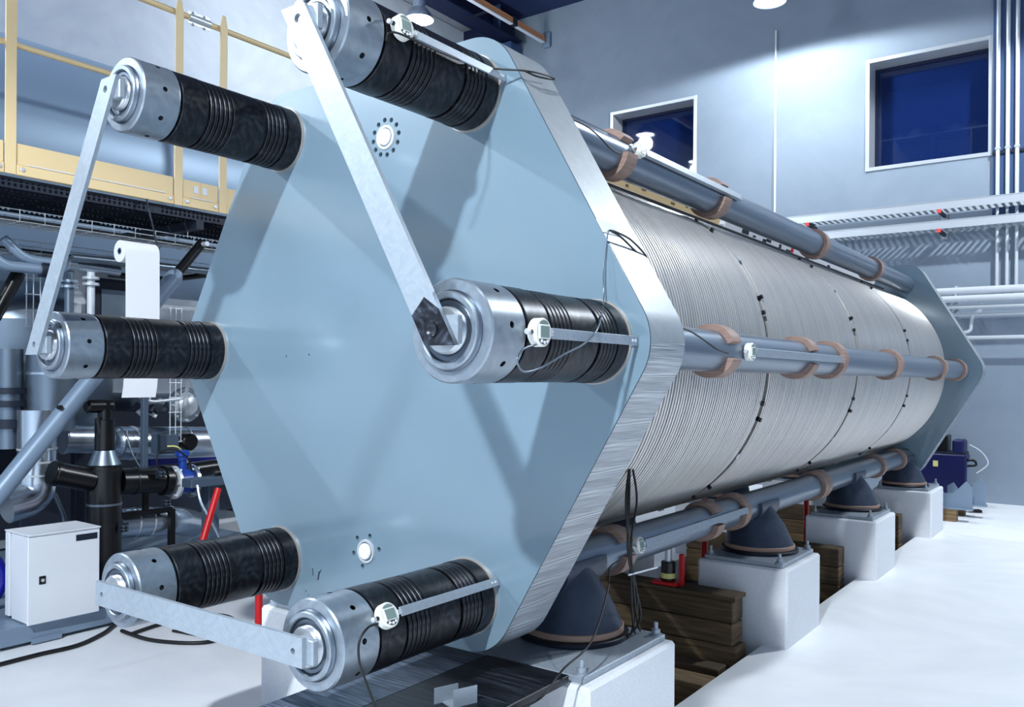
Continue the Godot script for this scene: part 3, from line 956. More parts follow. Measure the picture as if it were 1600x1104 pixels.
func ground_works() -> void:
	# dark deck plates in front of the foot
	var d := thing("deck_plate", "dark scratched steel deck plate reaching under the front foot", "deck plate", Vector3(0.618, 0, 0.235))
	part(d, "plate", bxm(Vector3(0.358, 0.028, 0.85), 0.003, Vector3(0, 0.456, 0)), M.deck)
	for p in [Vector3(-0.14, 0, 0.38), Vector3(0.14, 0, 0.38), Vector3(-0.14, 0, -0.2), Vector3(0.14, 0, -0.2)]:
		part(d, "leg", bxm(Vector3(0.04, 0.442, 0.04), 0.002, p + Vector3(0, 0.221, 0)), M.steel_dark)
	d = thing("deck_plate", "lighter scuffed steel deck plate under the lowest spring sleeve", "deck plate", Vector3(0.305, 0, 0.235))
	part(d, "plate", bxm(Vector3(0.258, 0.024, 0.85), 0.003, Vector3(0, 0.454, 0)), M.deck_scuffed)
	for p in [Vector3(-0.1, 0, 0.38), Vector3(0.1, 0, 0.38), Vector3(-0.1, 0, -0.2), Vector3(0.1, 0, -0.2)]:
		part(d, "leg", bxm(Vector3(0.04, 0.442, 0.04), 0.002, p + Vector3(0, 0.221, 0)), M.steel_dark)
	# folded bracket lying on the deck
	var p0 := ony(713, 1098, 0.47)
	var br := thing("folded_bracket", "small folded galvanised bracket standing on the dark deck plate", "bracket", Vector3(p0.x, 0.47, p0.z))
	br.rotation.y = -0.35
	part(br, "base", bxm(Vector3(0.055, 0.003, 0.07), 0.0, Vector3(0, 0.0015, 0)), M.galv)
	part(br, "side", bxm(Vector3(0.003, 0.05, 0.085), 0.0, Vector3(-0.029, 0.025, 0.02)), M.galv)
	part(br, "side", bxm(Vector3(0.003, 0.055, 0.085), 0.0, Vector3(0.029, 0.0275, -0.015)), M.galv)
	# timbers in the pit
	var n := 0
	for s in [
		[0.62, -2.245, -0.17, 0.15, 0.20, "long base timber on the pit floor beneath the capped timber stack"],
		[0.60, -2.245, 0.03, 0.15, 0.125, "lower timber of the capped stack before the second plinth"],
		[0.60, -2.245, 0.155, 0.15, 0.125, "upper timber of the capped stack before the second plinth"],
		[0.60, -4.32, -0.17, 0.15, 0.135, "bottom timber of the stack before the third plinth"],
		[0.60, -4.32, -0.035, 0.15, 0.135, "middle timber of the stack before the third plinth"],
		[0.60, -4.32, 0.10, 0.15, 0.14, "top timber of the stack before the third plinth"],
		[0.60, -6.33, -0.17, 0.15, 0.135, "bottom timber of the stack before the last plinth"],
		[0.60, -6.33, -0.035, 0.15, 0.135, "middle timber of the stack before the last plinth"],
		[0.60, -6.33, 0.10, 0.15, 0.14, "top timber of the stack before the last plinth"],
		[0.66, -1.72, -0.17, 0.16, 0.16, "weathered loose timber lying in the pit next to the front plinth"],
		[0.64, -1.35, -0.17, 0.14, 0.12, "grey loose timber lying in the pit behind the front plinth"],
		[0.62, -1.98, -0.17, 0.12, 0.15, "dark loose timber lying in the pit before the capped stack"]]:
		var w: float = s[0] + 0.62
		solo("timber_beam", bxm(Vector3(w, s[4] - 0.004, s[3]), 0.006, Vector3(0, s[4] / 2, 0)), M.timber[n % 3], s[5], "timber", Vector3(s[0] - w / 2, s[2], s[1]))
		n += 1
	solo("cover_board", bxm(Vector3(1.0, 0.022, 0.16), 0.002, Vector3(0, 0.011, 0)), M.timber[2], "thin dark board capping the timber stack before the second plinth", "board", Vector3(0.115, 0.281, -2.245))
	# hydraulic jack on the timbers
	var jp := Vector3(0.18, 0.303, -2.245)
	var j := thing("bottle_jack", "small red bottle jack standing on the capped timber stack", "jack", jp)
	part(j, "base", bxm(Vector3(0.15, 0.02, 0.13), 0.004, Vector3(0, 0.01, 0)), M.red)
	part(j, "cylinder", cylm(Vector3(0, 0.02, 0), Vector3(0, 0.13, 0), 0.042, 20, 0.004), M.plastic_black)
	part(j, "tank_label", cylm(Vector3(0, 0.035, 0), Vector3(0, 0.065, 0), 0.0425, 20), M.tag_yellow)
	part(j, "ram", cylm(Vector3(0, 0.13, 0), Vector3(0, 0.2, 0), 0.02, 16), M.alu)
	part(j, "frame_post", bxm(Vector3(0.025, 0.18, 0.03), 0.002, Vector3(0.085, 0.09, 0)), M.red)
	for q in [[0.1, -2.95, "red steel prop standing under the stack beside the second plinth"], [0.1, -5.1, "red steel prop standing under the stack beside the third plinth"]]:
		var pr := thing("steel_prop", q[2], "prop", Vector3(q[0], -0.17, q[1]))
		part(pr, "tube", cylm(Vector3.ZERO, Vector3(0, 0.88, 0), 0.022, 14), M.red)
		part(pr, "foot_plate", bxm(Vector3(0.12, 0.008, 0.12), 0.0, Vector3(0, 0.004, 0)), M.red)

# ---------------------------------------------------------------- on the windowed wall
func far_wall_services() -> void:
	# two cable trays on arms
	var k := 0
	for y in [3.64, 3.40]:
		var t := thing("cable_tray", ["upper perforated steel cable tray on the windowed wall", "lower perforated steel cable tray on the windowed wall"][k], "cable tray", Vector3(0, y, WZ), "cable trays on the windowed wall")
		k += 1
		var xa := -1.5
		var xb := 3.0
		for zz in [0.125, 0.38]:
			part(t, "side_rail", bxm(Vector3(xb - xa, 0.10, 0.004), 0.0, Vector3((xa + xb) / 2, 0.02, zz)), M.alu)
			part(t, "rail_lip", bxm(Vector3(xb - xa, 0.006, 0.016), 0.0, Vector3((xa + xb) / 2, 0.07, zz)), M.alu)
		for i in 58:
			part(t, "rung", bxm(Vector3(0.035, 0.006, 0.25), 0.0, Vector3(xa + 0.04 + i * 0.0775, -0.03, 0.2525)), M.galv)
		for xx in [-1.18, 0.42, 2.02]:
			var arm := part(t, "support_arm", bxm(Vector3(0.04, 0.04, 0.40), 0.003, Vector3(xx, -0.055, 0.20)), M.steel_dark)
			part(arm, "red_end_cap", bxm(Vector3(0.046, 0.046, 0.012), 0.002, Vector3(xx, -0.055, 0.406)), M.red_cap)
			part(arm, "wall_shoe", bxm(Vector3(0.07, 0.09, 0.012), 0.002, Vector3(xx, -0.06, 0.006)), M.alu)
	# three conduits on the riser panel
	var i := 0
	for x in [1.01, 1.115, 1.215]:
		var t := thing("conduit", ["white vertical conduit on the blue riser panel, next to the larger window", "white vertical conduit on the blue riser panel, middle of the three", "white vertical conduit on the blue riser panel, farthest from the windows"][i], "conduit", Vector3(x, 0, WZ + 0.075), "vertical conduits")
		part(t, "upper_pipe", cylm(Vector3(0, 3.72, 0), Vector3(0, 7.6, 0), 0.023, 14), M.pipe_white)
		part(t, "lower_pipe", cylm(Vector3(0, 2.66, 0), Vector3(0, 3.72, 0), 0.019, 14), M.pipe_white)
		part(t, "pipe_clip", bxm(Vector3(0.06, 0.03, 0.05), 0.003, Vector3(0, 4.335, 0.0)), M.alu)
		i += 1
	solo("clip_rail", bxm(Vector3(0.5, 0.035, 0.03), 0.003), M.steel_dark, "short dark rail clamping the three white conduits to the wall", "rail", Vector3(1.2, 4.285, WZ + 0.066))
	# horizontal pipes lower down
	var rows := [[2.60, 0.045, 0.30, "thick white pipe, topmost of the bundle below the cable trays"], [2.50, 0.040, 0.34, "thick white pipe, second of the bundle below the cable trays"], [2.405, 0.026, 0.30, "thin white pipe directly under the two thick pipes"], [2.32, 0.022, 0.16, "thin white pipe close to the wall under the bundle"]]
	for r in rows:
		var t := thing("wall_pipe", r[3], "pipe", Vector3(0, r[0], WZ + r[2]), "pipes along the windowed wall")
		part(t, "pipe", cylm(Vector3(-1.6, 0, 0), Vector3(3.4, 0, 0), r[1], 18), M.pipe_white)
		for x in [-1.0, 0.6, 2.2]:
			part(t, "pipe_hanger", bxm(Vector3(0.03, 0.02, r[2]), 0.0, Vector3(x, r[1] + 0.01, -r[2] / 2)), M.alu)
	var pts := bend([Vector3(-1.6, 2.095, WZ + 0.16), Vector3(0.66, 2.095, WZ + 0.16), Vector3(0.74, 2.11, WZ + 0.16), Vector3(0.76, 2.31, WZ + 0.16), Vector3(0.85, 2.36, WZ + 0.16), Vector3(0.87, 2.45, WZ + 0.16)], 0.06)
	solo("bent_pipe", tubem(pts, 0.021, 12), M.pipe_white, "thin white pipe with a step up near the conduits", "pipe")
	solo("straight_pipe", cylm(Vector3(-1.6, 2.03, WZ + 0.2), Vector3(3.4, 2.03, WZ + 0.2), 0.024, 14), M.pipe_white, "white pipe along the wall below the stepped thin pipe", "pipe")

func far_floor_gear() -> void:
	# blue welding set
	var b := ony(1452, 792, 0.0)
	var t := thing("welding_set", "dark blue welding set with black control unit on top, by the wall", "machine", Vector3(onz(1468, 735, -9.2).x, 0, -9.2))
	part(t, "case", bxm(Vector3(0.62, 0.52, 0.30), 0.015, Vector3(0.0, 0.36, 0)), M.blue_box)
	part(t, "side_panel", bxm(Vector3(0.012, 0.40, 0.24), 0.002, Vector3(0.317, 0.33, 0)), M.steel_blue)
	part(t, "control_unit", bxm(Vector3(0.34, 0.20, 0.26), 0.01, Vector3(-0.06, 0.745, 0)), M.plastic_black)
	part(t, "control_knob", cylm(Vector3(-0.10, 0.79, 0.13), Vector3(-0.10, 0.79, 0.15), 0.018, 14), M.alu)
	part(t, "top_frame", bxm(Vector3(0.60, 0.03, 0.26), 0.003, Vector3(0, 0.635, 0)), M.steel_dark)
	part(t, "blue_wing", bxm(Vector3(0.13, 0.17, 0.27), 0.02, Vector3(0.22, 0.71, 0)), M.blue_box)
	part(t, "label_plate", bxm(Vector3(0.055, 0.07, 0.004), 0.0, Vector3(-0.02, 0.50, 0.151)), M.tag_yellow)
	part(t, "handle", tubem(bend([Vector3(0.3, 0.56, 0.10), Vector3(0.40, 0.56, 0.12), Vector3(0.42, 0.50, 0.12), Vector3(0.32, 0.49, 0.12)], 0.04), 0.014, 8), M.plastic_black)
	for sx in [-0.24, 0.24]:
		part(t, "wheel", cylm(Vector3(sx, 0.09, -0.17), Vector3(sx, 0.09, 0.17), 0.09, 20), M.rubber)
	part(t, "hose", tubem(curve([Vector3(0.33, 0.74, 0.05), Vector3(0.45, 0.66, 0.02), Vector3(0.52, 0.52, 0.0), Vector3(0.40, 0.40, 0.0)], 6), 0.008, 6), M.white)
	# wooden blocks with steel cradles on them
	var k := 0
	for px in [1484.0, 1497.0, 1508.0]:
		var p := ony(px, 813 - 9.0 * k, 0.0)
		solo("wooden_block", bxm(Vector3(0.14, 0.13, 0.12), 0.004, Vector3(0, 0.065, 0)), M.timber[k], ["weathered wooden block next to the last plinth", "dark wooden block between two others under the steel cradles", "small wooden block under the far end of the steel cradles"][k], "block", Vector3(p.x, 0, p.z))
		k += 1
	var c0 := ony(1484, 813, 0.0)
	for q in [[0.02, -0.02, "galvanised steel cradle lying on wooden blocks beside the last plinth"], [0.10, -0.42, "taller galvanised steel cradle on the farther wooden blocks"]]:
		var cr := thing("pipe_cradle", q[2], "cradle", c0 + Vector3(q[0], 0.13, q[1]))
		var g := G.new()
		g.prism(PackedVector2Array([Vector2(-0.19, 0), Vector2(0.19, 0), Vector2(0.19, 0.24), Vector2(0.13, 0.30), Vector2(0.06, 0.22), Vector2(0.0, 0.16), Vector2(-0.08, 0.16), Vector2(-0.13, 0.24), Vector2(-0.19, 0.2)]), -0.012, 0.012)
		part(cr, "profile_plate", g.mesh(), M.steel_blue)
		part(cr, "foot", bxm(Vector3(0.4, 0.012, 0.14), 0.0, Vector3(0, 0.006, 0)), M.steel_blue)
	var hp := ony(1528, 800, 0.0)
	var g2 := G.new()
	g2.x = Transform3D(Basis(Vector3.UP, 0.5), Vector3(0, 0.13, 0))
	g2.lathe([Vector2(0.13, -0.05), Vector2(0.16, -0.05), Vector2(0.16, 0.05), Vector2(0.13, 0.05), Vector2(0.13, -0.05)], 20, 2.0, 4.9)
	solo("rubber_half_shell", g2.mesh(), M.rubber, "black curved rubber shell lying on the floor past the steel cradles", "rubber shell", hp + Vector3(0, 0.03, 0))

func crane_gear() -> void:
	# conductor rail, runway beam, column
	var t := thing("conductor_rail", "orange crane conductor rail running to the windowed wall below the ceiling", "rail", Vector3(-5.68, 7.2, 0))
	part(t, "rail", bxm(Vector3(0.05, 0.10, 13.0), 0.004, Vector3(0, 0, -3.05)), M.orange)
	for y in [-0.034, 0.0, 0.034]:
		part(t, "conductor", bxm(Vector3(0.012, 0.012, 13.0), 0.0, Vector3(0.028, y, -3.05)), M.orange)
	part(t, "lower_lip", bxm(Vector3(0.07, 0.012, 13.0), 0.0, Vector3(0, -0.058, -3.05)), M.white)
	part(t, "joint_sleeve", bxm(Vector3(0.08, 0.13, 0.12), 0.004, Vector3(0, 0, -8.7)), M.steel_dark)
	part(t, "end_bracket", bxm(Vector3(0.16, 0.26, 0.06), 0.02, Vector3(0.02, 0, WZ + 0.04)), M.steel_blue)
	for z in [-8.2, -4.0, 0.0]:
		part(t, "hanger", bxm(Vector3(0.5, 0.03, 0.03), 0.0, Vector3(-0.25, 0.02, z)), M.steel_dark)
	t = thing("runway_beam", "dark steel crane runway beam under the ceiling by the pale wall", "beam", Vector3(-6.25, 7.22, -0.3))
	part(t, "bottom_flange", bxm(Vector3(0.34, 0.03, 18.4), 0.0, Vector3(0, 0.015, 0)), M.navy)
	part(t, "top_flange", bxm(Vector3(0.34, 0.03, 18.4), 0.0, Vector3(0, 0.455, 0)), M.navy)
	part(t, "web", bxm(Vector3(0.02, 0.41, 18.4), 0.0, Vector3(0, 0.235, 0)), M.navy)
	for k in 10:
		part(t, "stiffener", bxm(Vector3(0.30, 0.41, 0.016), 0.0, Vector3(0, 0.235, -8.6 + k * 1.9)), M.navy_mid)
	t = thing("crane_column", "dark steel crane column in the corner of the pale wall", "column", Vector3(-6.78, 0, WZ + 0.22))
	part(t, "front_flange", bxm(Vector3(0.78, 7.55, 0.03), 0.0, Vector3(0, 3.775, 0.2)), M.navy)
	part(t, "back_flange", bxm(Vector3(0.78, 7.55, 0.03), 0.0, Vector3(0, 3.775, -0.19)), M.navy)
	part(t, "web", bxm(Vector3(0.03, 7.55, 0.37), 0.0, Vector3(0, 3.775, 0.0)), M.navy)
	part(t, "corbel", bxm(Vector3(0.2, 0.2, 0.3), 0.01, Vector3(0.52, 7.1, 0.0)), M.navy_mid)

# ---------------------------------------------------------------- walkway on the left
func walkway() -> void:
	var X := -3.0
	var t := thing("walkway", "raised steel walkway with cream-yellow railing and toe boards", "walkway", Vector3(X, 0, 0))
	var za := 6.6
	var zb := -4.2
	# grating planks
	var pl := G.new()
	var LL := za - zb
	pl.box(Vector3(0, 0.03, 0), Vector3(0.19, 0.004, LL))
	for q in [[0.0925, 0.022, 0.012], [0.0925, 0.001, 0.007], [0.0925, -0.028, 0.012]]:
		pl.box(Vector3(q[0], q[1], 0), Vector3(0.005, q[2], LL))
	for k in int(LL / 0.034):
		if (k % 16) > 13: pl.box(Vector3(0.0925, -0.004, -LL / 2 + 0.017 + k * 0.034), Vector3(0.005, 0.05, 0.034))
		else: pl.box(Vector3(0.0925, -0.004, -LL / 2 + 0.01 + k * 0.034), Vector3(0.005, 0.05, 0.016))
	var plm := pl.mesh()
	for k in 5:
		part(t, "grating_plank", plm, M.steel_dark, at(Vector3(-0.13 - 0.2 * k, 2.63, (za + zb) / 2)))
	for z in [1.6, 0.2, -1.3, -2.8]:
		part(t, "cross_beam", bxm(Vector3(1.0, 0.06, 0.06), 0.0, Vector3(-0.53, 2.565, z)), M.steel_dark)
	# toe board in lengths with a slot line, posts and rails
	var posts := [6.0, 4.8, 3.6, 2.4, 1.2, -0.01, -1.10, -1.455, -2.7, -3.9]
	for k in posts.size() - 1:
		var a: float = posts[k] - 0.035
		var b: float = posts[k + 1] + 0.035
		if k == 6:
			for h in 2:
				part(t, "toe_board", bxm(Vector3(0.012, 0.125, (a - b) / 2 - 0.002), 0.002, Vector3(0.0, 2.795, a - (a - b) * (0.25 + 0.5 * h))), M.yellow)
		else:
			part(t, "toe_board", bxm(Vector3(0.012, 0.125, a - b), 0.002, Vector3(0.0, 2.795, (a + b) / 2)), M.yellow)
		part(t, "edge_channel", bxm(Vector3(0.03, 0.062, a - b), 0.003, Vector3(0.002, 2.70, (a + b) / 2)), M.yellow)
		part(t, "slot_strip", bxm(Vector3(0.006, 0.006, a - b - 0.12), 0.0, Vector3(0.016, 2.7365, (a + b) / 2)), M.white)
		for z in [a - 0.03, b + 0.03]:
			part(t, "rail_bolt", cylm(Vector3(0.017, 2.705, z), Vector3(0.027, 2.705, z), 0.013, 10, 0.003), M.alu)
	for z in posts:
		var g := G.new()
		g.x = Transform3D(Basis(Vector3(0, 1, 0), PI / 2), Vector3(0.012, 0, z))
		g.prism(PackedVector2Array([Vector2(-0.03, 2.67), Vector2(0.03, 2.67), Vector2(0.03, 4.02), Vector2(0.012, 4.10), Vector2(-0.012, 4.10), Vector2(-0.03, 4.02)]), -0.005, 0.005)
		var po := part(t, "post", g.mesh(), M.yellow)
		part(po, "post_rib", bxm(Vector3(0.05, 1.33, 0.008), 0.0, Vector3(-0.012, 3.35, z - 0.012)), M.yellow)
	part(t, "handrail", cylm(Vector3(-0.02, 4.01, zb), Vector3(-0.02, 4.01, za), 0.021, 14), M.yellow)
	part(t, "knee_rail", cylm(Vector3(-0.02, 3.445, zb), Vector3(-0.02, 3.445, za), 0.017, 14), M.yellow)
	var cp := part(t, "rail_coupling", cylm(Vector3(-0.02, 4.01, -1.36), Vector3(-0.02, 4.01, -1.19), 0.027, 16), M.alu)
	for y in [0.035, -0.035]:
		part(cp, "coupling_flange", bxm(Vector3(0.006, 0.02, 0.17), 0.0, Vector3(-0.02, 4.01 + y, -1.275)), M.alu)
		for z in [-1.32, -1.23]:
			part(cp, "coupling_bolt", cylm(Vector3(-0.035, 4.01 + y * 1.15, z), Vector3(-0.005, 4.01 + y * 1.15, z), 0.009, 10), M.alu)
	for k in 2:
		part(t, "sign_plate", bxm(Vector3(0.003, 0.05, 0.035), 0.0, Vector3(0.008, 2.80, -1.24 - 0.07 * k)), M.white)
	# large clad tank behind the railing
	var tk := thing("horizontal_tank", "large blue-grey clad horizontal tank behind the yellow railing", "tank", Vector3(-5.35, 0, 0))
	part(tk, "shell", cylm(Vector3(0, 3.28, -4.6), Vector3(0, 3.28, 6.4), 1.02, 72, 0.02), M.tank)
	for z in [2.4, 0.95, -0.5, -1.95, -3.4]:
		part(tk, "cladding_band", lathem([Vector2(1.019, -0.015), Vector2(1.026, -0.015), Vector2(1.026, 0.015), Vector2(1.019, 0.015)], 72), M.tank, at(Vector3(0, 3.28, z)))
	for z in [2.5, -3.6]:
		part(tk, "support_leg", bxm(Vector3(0.7, 2.4, 0.2), 0.01, Vector3(-0.6, 1.2, z)), M.steel_dark)
	# two wire cable baskets under the deck
	for q in [[-3.28, 2.43, 0.20, "wire cable basket hung directly beneath the walkway edge"], [-3.68, 2.30, 0.26, "lower wire cable basket hung further under the walkway"]]:
		var g := G.new()
		var wd: float = q[2]
		for pt in [Vector2(-wd / 2, 0.07), Vector2(-wd / 2, 0.0), Vector2(0, 0), Vector2(wd / 2, 0.0), Vector2(wd / 2, 0.07), Vector2(-wd / 4, 0.0), Vector2(wd / 4, 0.0), Vector2(wd / 2, 0.035)]:
			g.cyl(Vector3(pt.x, pt.y, -3.6), Vector3(pt.x, pt.y, 2.2), 0.003, 5)
		var o := thing("wire_basket", q[3], "cable basket", Vector3(q[0], q[1], 0), "wire cable baskets")
		part(o, "long_wires", g.mesh(), M.alu)
		var hoop := tubem([Vector3(-wd / 2, 0.075, 0), Vector3(-wd / 2, 0, 0), Vector3(wd / 2, 0, 0), Vector3(wd / 2, 0.075, 0)], 0.003, 5)
		for k in 38:
			part(o, "hoop_wire", hoop, M.alu, at(Vector3(0, 0, 2.1 - 0.15 * k)))
		for z in [1.6, 0.2, -1.3, -2.8]:
			part(o, "hanger_rod", cylm(Vector3(wd / 2, 0.07, z), Vector3(wd / 2, 2.534 - q[1], z), 0.004, 6), M.alu)
		for c in 3:
			part(o, "tray_cable", tubem([Vector3(-wd / 4 + wd / 4 * c, 0.014, 2.2), Vector3(-wd / 4 + wd / 4 * c + 0.02, 0.014, 0.0), Vector3(-wd / 4 + wd / 4 * c, 0.014, -3.6)], 0.011, 6), M.rubber)
	# diagonal strut
	var p := onx(316, 379, -3.1)
	var q := onx(0, 768, -3.1)
	var d := (p - q).normalized()
	q = q - d * ((q.y - 0.19) / d.y)
	var s := thing("diagonal_strut", "light grey tubular diagonal strut with bolt holes beneath the walkway", "strut", q)
	var L := (p - q).length()
	part(s, "tube", cylm(Vector3.ZERO, d * (L - 0.34), 0.058, 24), M.steel_blue)
	part(s, "neck", cylm(d * (L - 0.34), d * (L - 0.30), 0.058, 24, 0.0, 0.035), M.steel_blue)
	part(s, "fork_end", cylm(d * (L - 0.30), d * L, 0.035, 16), M.plastic_black)
	part(s, "fork_pin", cylm(d * (L - 0.02) + Vector3(-0.07, 0, 0), d * (L - 0.02) + Vector3(0.08, 0, 0), 0.018, 12), M.alu)
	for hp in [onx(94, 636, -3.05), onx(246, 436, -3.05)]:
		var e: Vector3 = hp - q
		part(s, "dark_hole_disc", cylm(e + Vector3(-0.02, 0, 0), e + Vector3(0.012, 0, 0), 0.014, 14), M.rubber)  # black disc stands for the dark inside of an open bolt hole
	# paper roll with a hanging sheet
	var rp := onx(187, 392, -2.85)
	var re := onx(240, 396, -2.85)
	var pr := thing("paper_roll", "white paper roll with a long sheet hanging down behind the spring sleeve", "paper roll", Vector3(rp.x, rp.y, (rp.z + re.z) / 2))
	var w := absf(rp.z - re.z)
	part(pr, "roll", lathem([Vector2(0.022, -w / 2), Vector2(0.07, -w / 2), Vector2(0.07, w / 2), Vector2(0.022, w / 2), Vector2(0.022, -w / 2)], 36), M.paper)
	part(pr, "roll_core", lathem([Vector2(0.017, -w / 2 - 0.002), Vector2(0.022, -w / 2 - 0.002), Vector2(0.022, w / 2 + 0.002), Vector2(0.017, w / 2 + 0.002), Vector2(0.017, -w / 2 - 0.002)], 24), M.steel_blue)
	var drop := rp.y - onx(205, 621, -2.78).y
	var sheet := []
	for k in 15:
		var f := k / 14.0
		sheet.append(Vector3(0.0705 + 0.012 * sin(f * 5.0) * f + (0.06 * pow(maxf(f - 0.85, 0.0) / 0.15, 2.0)) * -0.4, -drop * f, 0))
	var g3 := G.new()
	for k in 14:
		var a: Vector3 = sheet[k]
		var b: Vector3 = sheet[k + 1]
		var m := Vector3(1, 0, 0)
		for sg in [0.0, -0.001]:
			g3.flat(a + Vector3(sg, 0, -w / 2), a + Vector3(sg, 0, w / 2), b + Vector3(sg, 0, w / 2), b + Vector3(sg, 0, -w / 2), m if sg == 0.0 else -m)
	part(pr, "sheet", g3.mesh(), M.paper)
	part(pr, "spindle", cylm(Vector3(0, 0, -w / 2 - 0.03), Vector3(0, 0, w / 2 + 0.01), 0.008, 8), M.steel_dark)
	part(pr, "hanger", tubem(bend([Vector3(0, 0, -w / 2 - 0.03), Vector3(-0.02, 0.1, -w / 2 - 0.03), Vector3(-0.14, 2.671 - rp.y, -w / 2 - 0.03)], 0.05), 0.006, 6), M.steel_dark)

# ---------------------------------------------------------------- pipes and vessels below the walkway
func run(called: String, label: String, pts: Array, r: float, m: Material, bands := [], bm: Material = null, cat := "pipe", br := 0.0) -> Node3D:
	var c: Vector3 = pts[0]
	var q := []
	for p in pts: q.append(p - c)
	var t := thing(called, label, cat, c)
	var line := bend(q, br if br > 0.0 else r * 1.6, 8)
	part(t, "pipe", tubem(line, r, 24), m)
	for b in bands:      # fraction along first leg, radius factor, width
		var seg := int(b[0])
		var f: float = b[0] - seg
		var a: Vector3 = q[seg]
		var e: Vector3 = q[seg + 1]
		var p := a.lerp(e, f)
		var d := (e - a).normalized()
		part(t, "band" if b[1] < 1.25 else "flange", cylm(p - d * b[2] / 2, p + d * b[2] / 2, r * b[1], 24, 0.002), bm if bm else m)
	return t
func pipework() -> void:
	# added dark backing that keeps the space behind the pipes dark
	solo("dark_backing_panel", bxm(Vector3(0.06, 2.05, 6.6), 0.01, Vector3(0, 1.15, 0)), M.steel_dark, "added dark backing panel that darkens the space behind the pipework below the walkway", "panel", Vector3(-5.18, 0.0, -0.9))
	solo("insulation_panel", bxm(Vector3(0.04, 0.85, 6.4), 0.006, Vector3(0, 0.425, 0)), M.white, "pale insulation panel fixed to the dark backing panel under the walkway", "panel", Vector3(-5.13, 1.32, -0.9))
	# pale dished vessel
	var v := onx(85, 560, -4.3)
	var t := thing("pressure_vessel", "pale grey dished pressure vessel behind the pipework", "vessel", Vector3(-4.47, 0, v.z + 0.15))
	var prof := [Vector2(0.0, 0.95)]
	for k in 9:
		var a := PI / 2 * k / 8.0
		prof.append(Vector2(0.62 * sin(a), 1.25 - 0.3 * cos(a)))
	prof.append(Vector2(0.62, 1.88))
	for k in 9:
		var a := PI / 2 * k / 8.0
		prof.append(Vector2(0.62 * cos(a), 1.88 + 0.32 * sin(a)))
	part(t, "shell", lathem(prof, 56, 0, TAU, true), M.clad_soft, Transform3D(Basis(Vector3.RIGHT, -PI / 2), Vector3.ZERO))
	for a in 3:
		var d := Vector3(cos(a * 2.1 + 0.4), 0, sin(a * 2.1 + 0.4)) * 0.45
		part(t, "leg", bxm(Vector3(0.08, 0.98, 0.08), 0.004, d + Vector3(0, 0.61, 0)), M.steel_dark)
	# black valve column
	var x := -3.15
	var c := onx(163, 790, x)
	t = thing("black_valve_column", "thick black insulated valve column with handle head beside the white cabinet", "valve", Vector3(x, 0, c.z))
	var y := func(py: float) -> float: return onx(163, py, x).y
	part(t, "lower_body", cylm(Vector3(0, 0.12, 0), Vector3(0, y.call(725), 0), 0.108, 32, 0.006), M.plastic_black)
	part(t, "cone", cylm(Vector3(0, y.call(725), 0), Vector3(0, y.call(703), 0), 0.104, 32, 0.0, 0.065), M.clad_soft)
	part(t, "upper_body", cylm(Vector3(0, y.call(703), 0), Vector3(0, y.call(655), 0), 0.062, 28, 0.004), M.plastic_black)
	part(t, "neck", cylm(Vector3(0, y.call(655), 0), Vector3(0, y.call(628), 0), 0.045, 24), M.plastic_black)
	part(t, "handle_head", cylm(Vector3(0, y.call(634), 0.13), Vector3(0, y.call(634), -0.05), 0.045, 20, 0.012), M.plastic_black)
	part(t, "lever", cylm(Vector3(0.02, y.call(652), 0.06), Vector3(0.02, y.call(690), 0.03), 0.018, 10), M.plastic_black)
	for py in [788.0, 820.0, 735.0]:
		part(t, "strap", cylm(Vector3(0, y.call(py), 0), Vector3(0, y.call(py) + 0.014, 0), 0.111, 32), M.clad_soft if py == 788.0 else M.rubber)
	run("black_pipe", "short thick black pipe from the valve column to the blue valve", [onx(186, 752, x), onx(262, 750, x)], 0.088, M.plastic_black, [[0.3, 1.06, 0.02], [0.93, 1.2, 0.05]])
	run("black_pipe", "black pipe between the silver elbow and the valve column", [onx(80, 738, x), onx(142, 750, x)], 0.075, M.plastic_black, [[0.1, 1.08, 0.03]])
	# blue valve with pale flanges
	var bp := onx(283, 752, x)
	t = thing("blue_valve", "blue valve with pale flanges and bolts at the end of the black pipe", "valve", bp)
	part(t, "body", cylm(Vector3(0, 0, 0.05), Vector3(0, 0, -0.07), 0.085, 24, 0.01), M.blue_valve)
	for z in [0.06, -0.08]:
		var fl := part(t, "flange", cylm(Vector3(0, 0, z - 0.012), Vector3(0, 0, z + 0.012), 0.118, 28, 0.003), M.pipe_white if z > 0 else M.clad)
		for k in 6:
			var a := TAU * k / 6.0
			part(fl, "bolt", cylm(Vector3(cos(a) * 0.1, sin(a) * 0.1, z - 0.03), Vector3(cos(a) * 0.1, sin(a) * 0.1, z + 0.03), 0.011, 8), M.alu)
	part(t, "stem", cylm(Vector3(0, 0.07, -0.01), Vector3(0, 0.2, -0.01), 0.03, 16), M.blue_valve)
	part(t, "top_block", bxm(Vector3(0.07, 0.05, 0.08), 0.01, Vector3(0, 0.2, -0.01)), M.blue_valve)
	run("black_pipe", "short black pipe stub behind the blue valve", [onx(296, 735, x - 0.1), onx(345, 728, x - 0.1)], 0.06, M.plastic_black)
	# silver insulated pipes
	var x2 := -3.45
	run("silver_pipe", "banded silver insulated elbow beneath the diagonal strut", [onx(58, 640, x2), onx(58, 775, x2), onx(8, 790, x2)], 0.115, M.clad, [[0.45, 1.04, 0.014], [0.6, 1.04, 0.014], [0.75, 1.04, 0.014]], M.alu, "pipe", 0.17)
	run("silver_pipe", "thick upright silver pipe under the left-hand spring sleeve", [onx(80, 545, -3.6), onx(80, 672, -3.6)], 0.15, M.clad_soft, [[0.3, 1.03, 0.02]], M.clad)
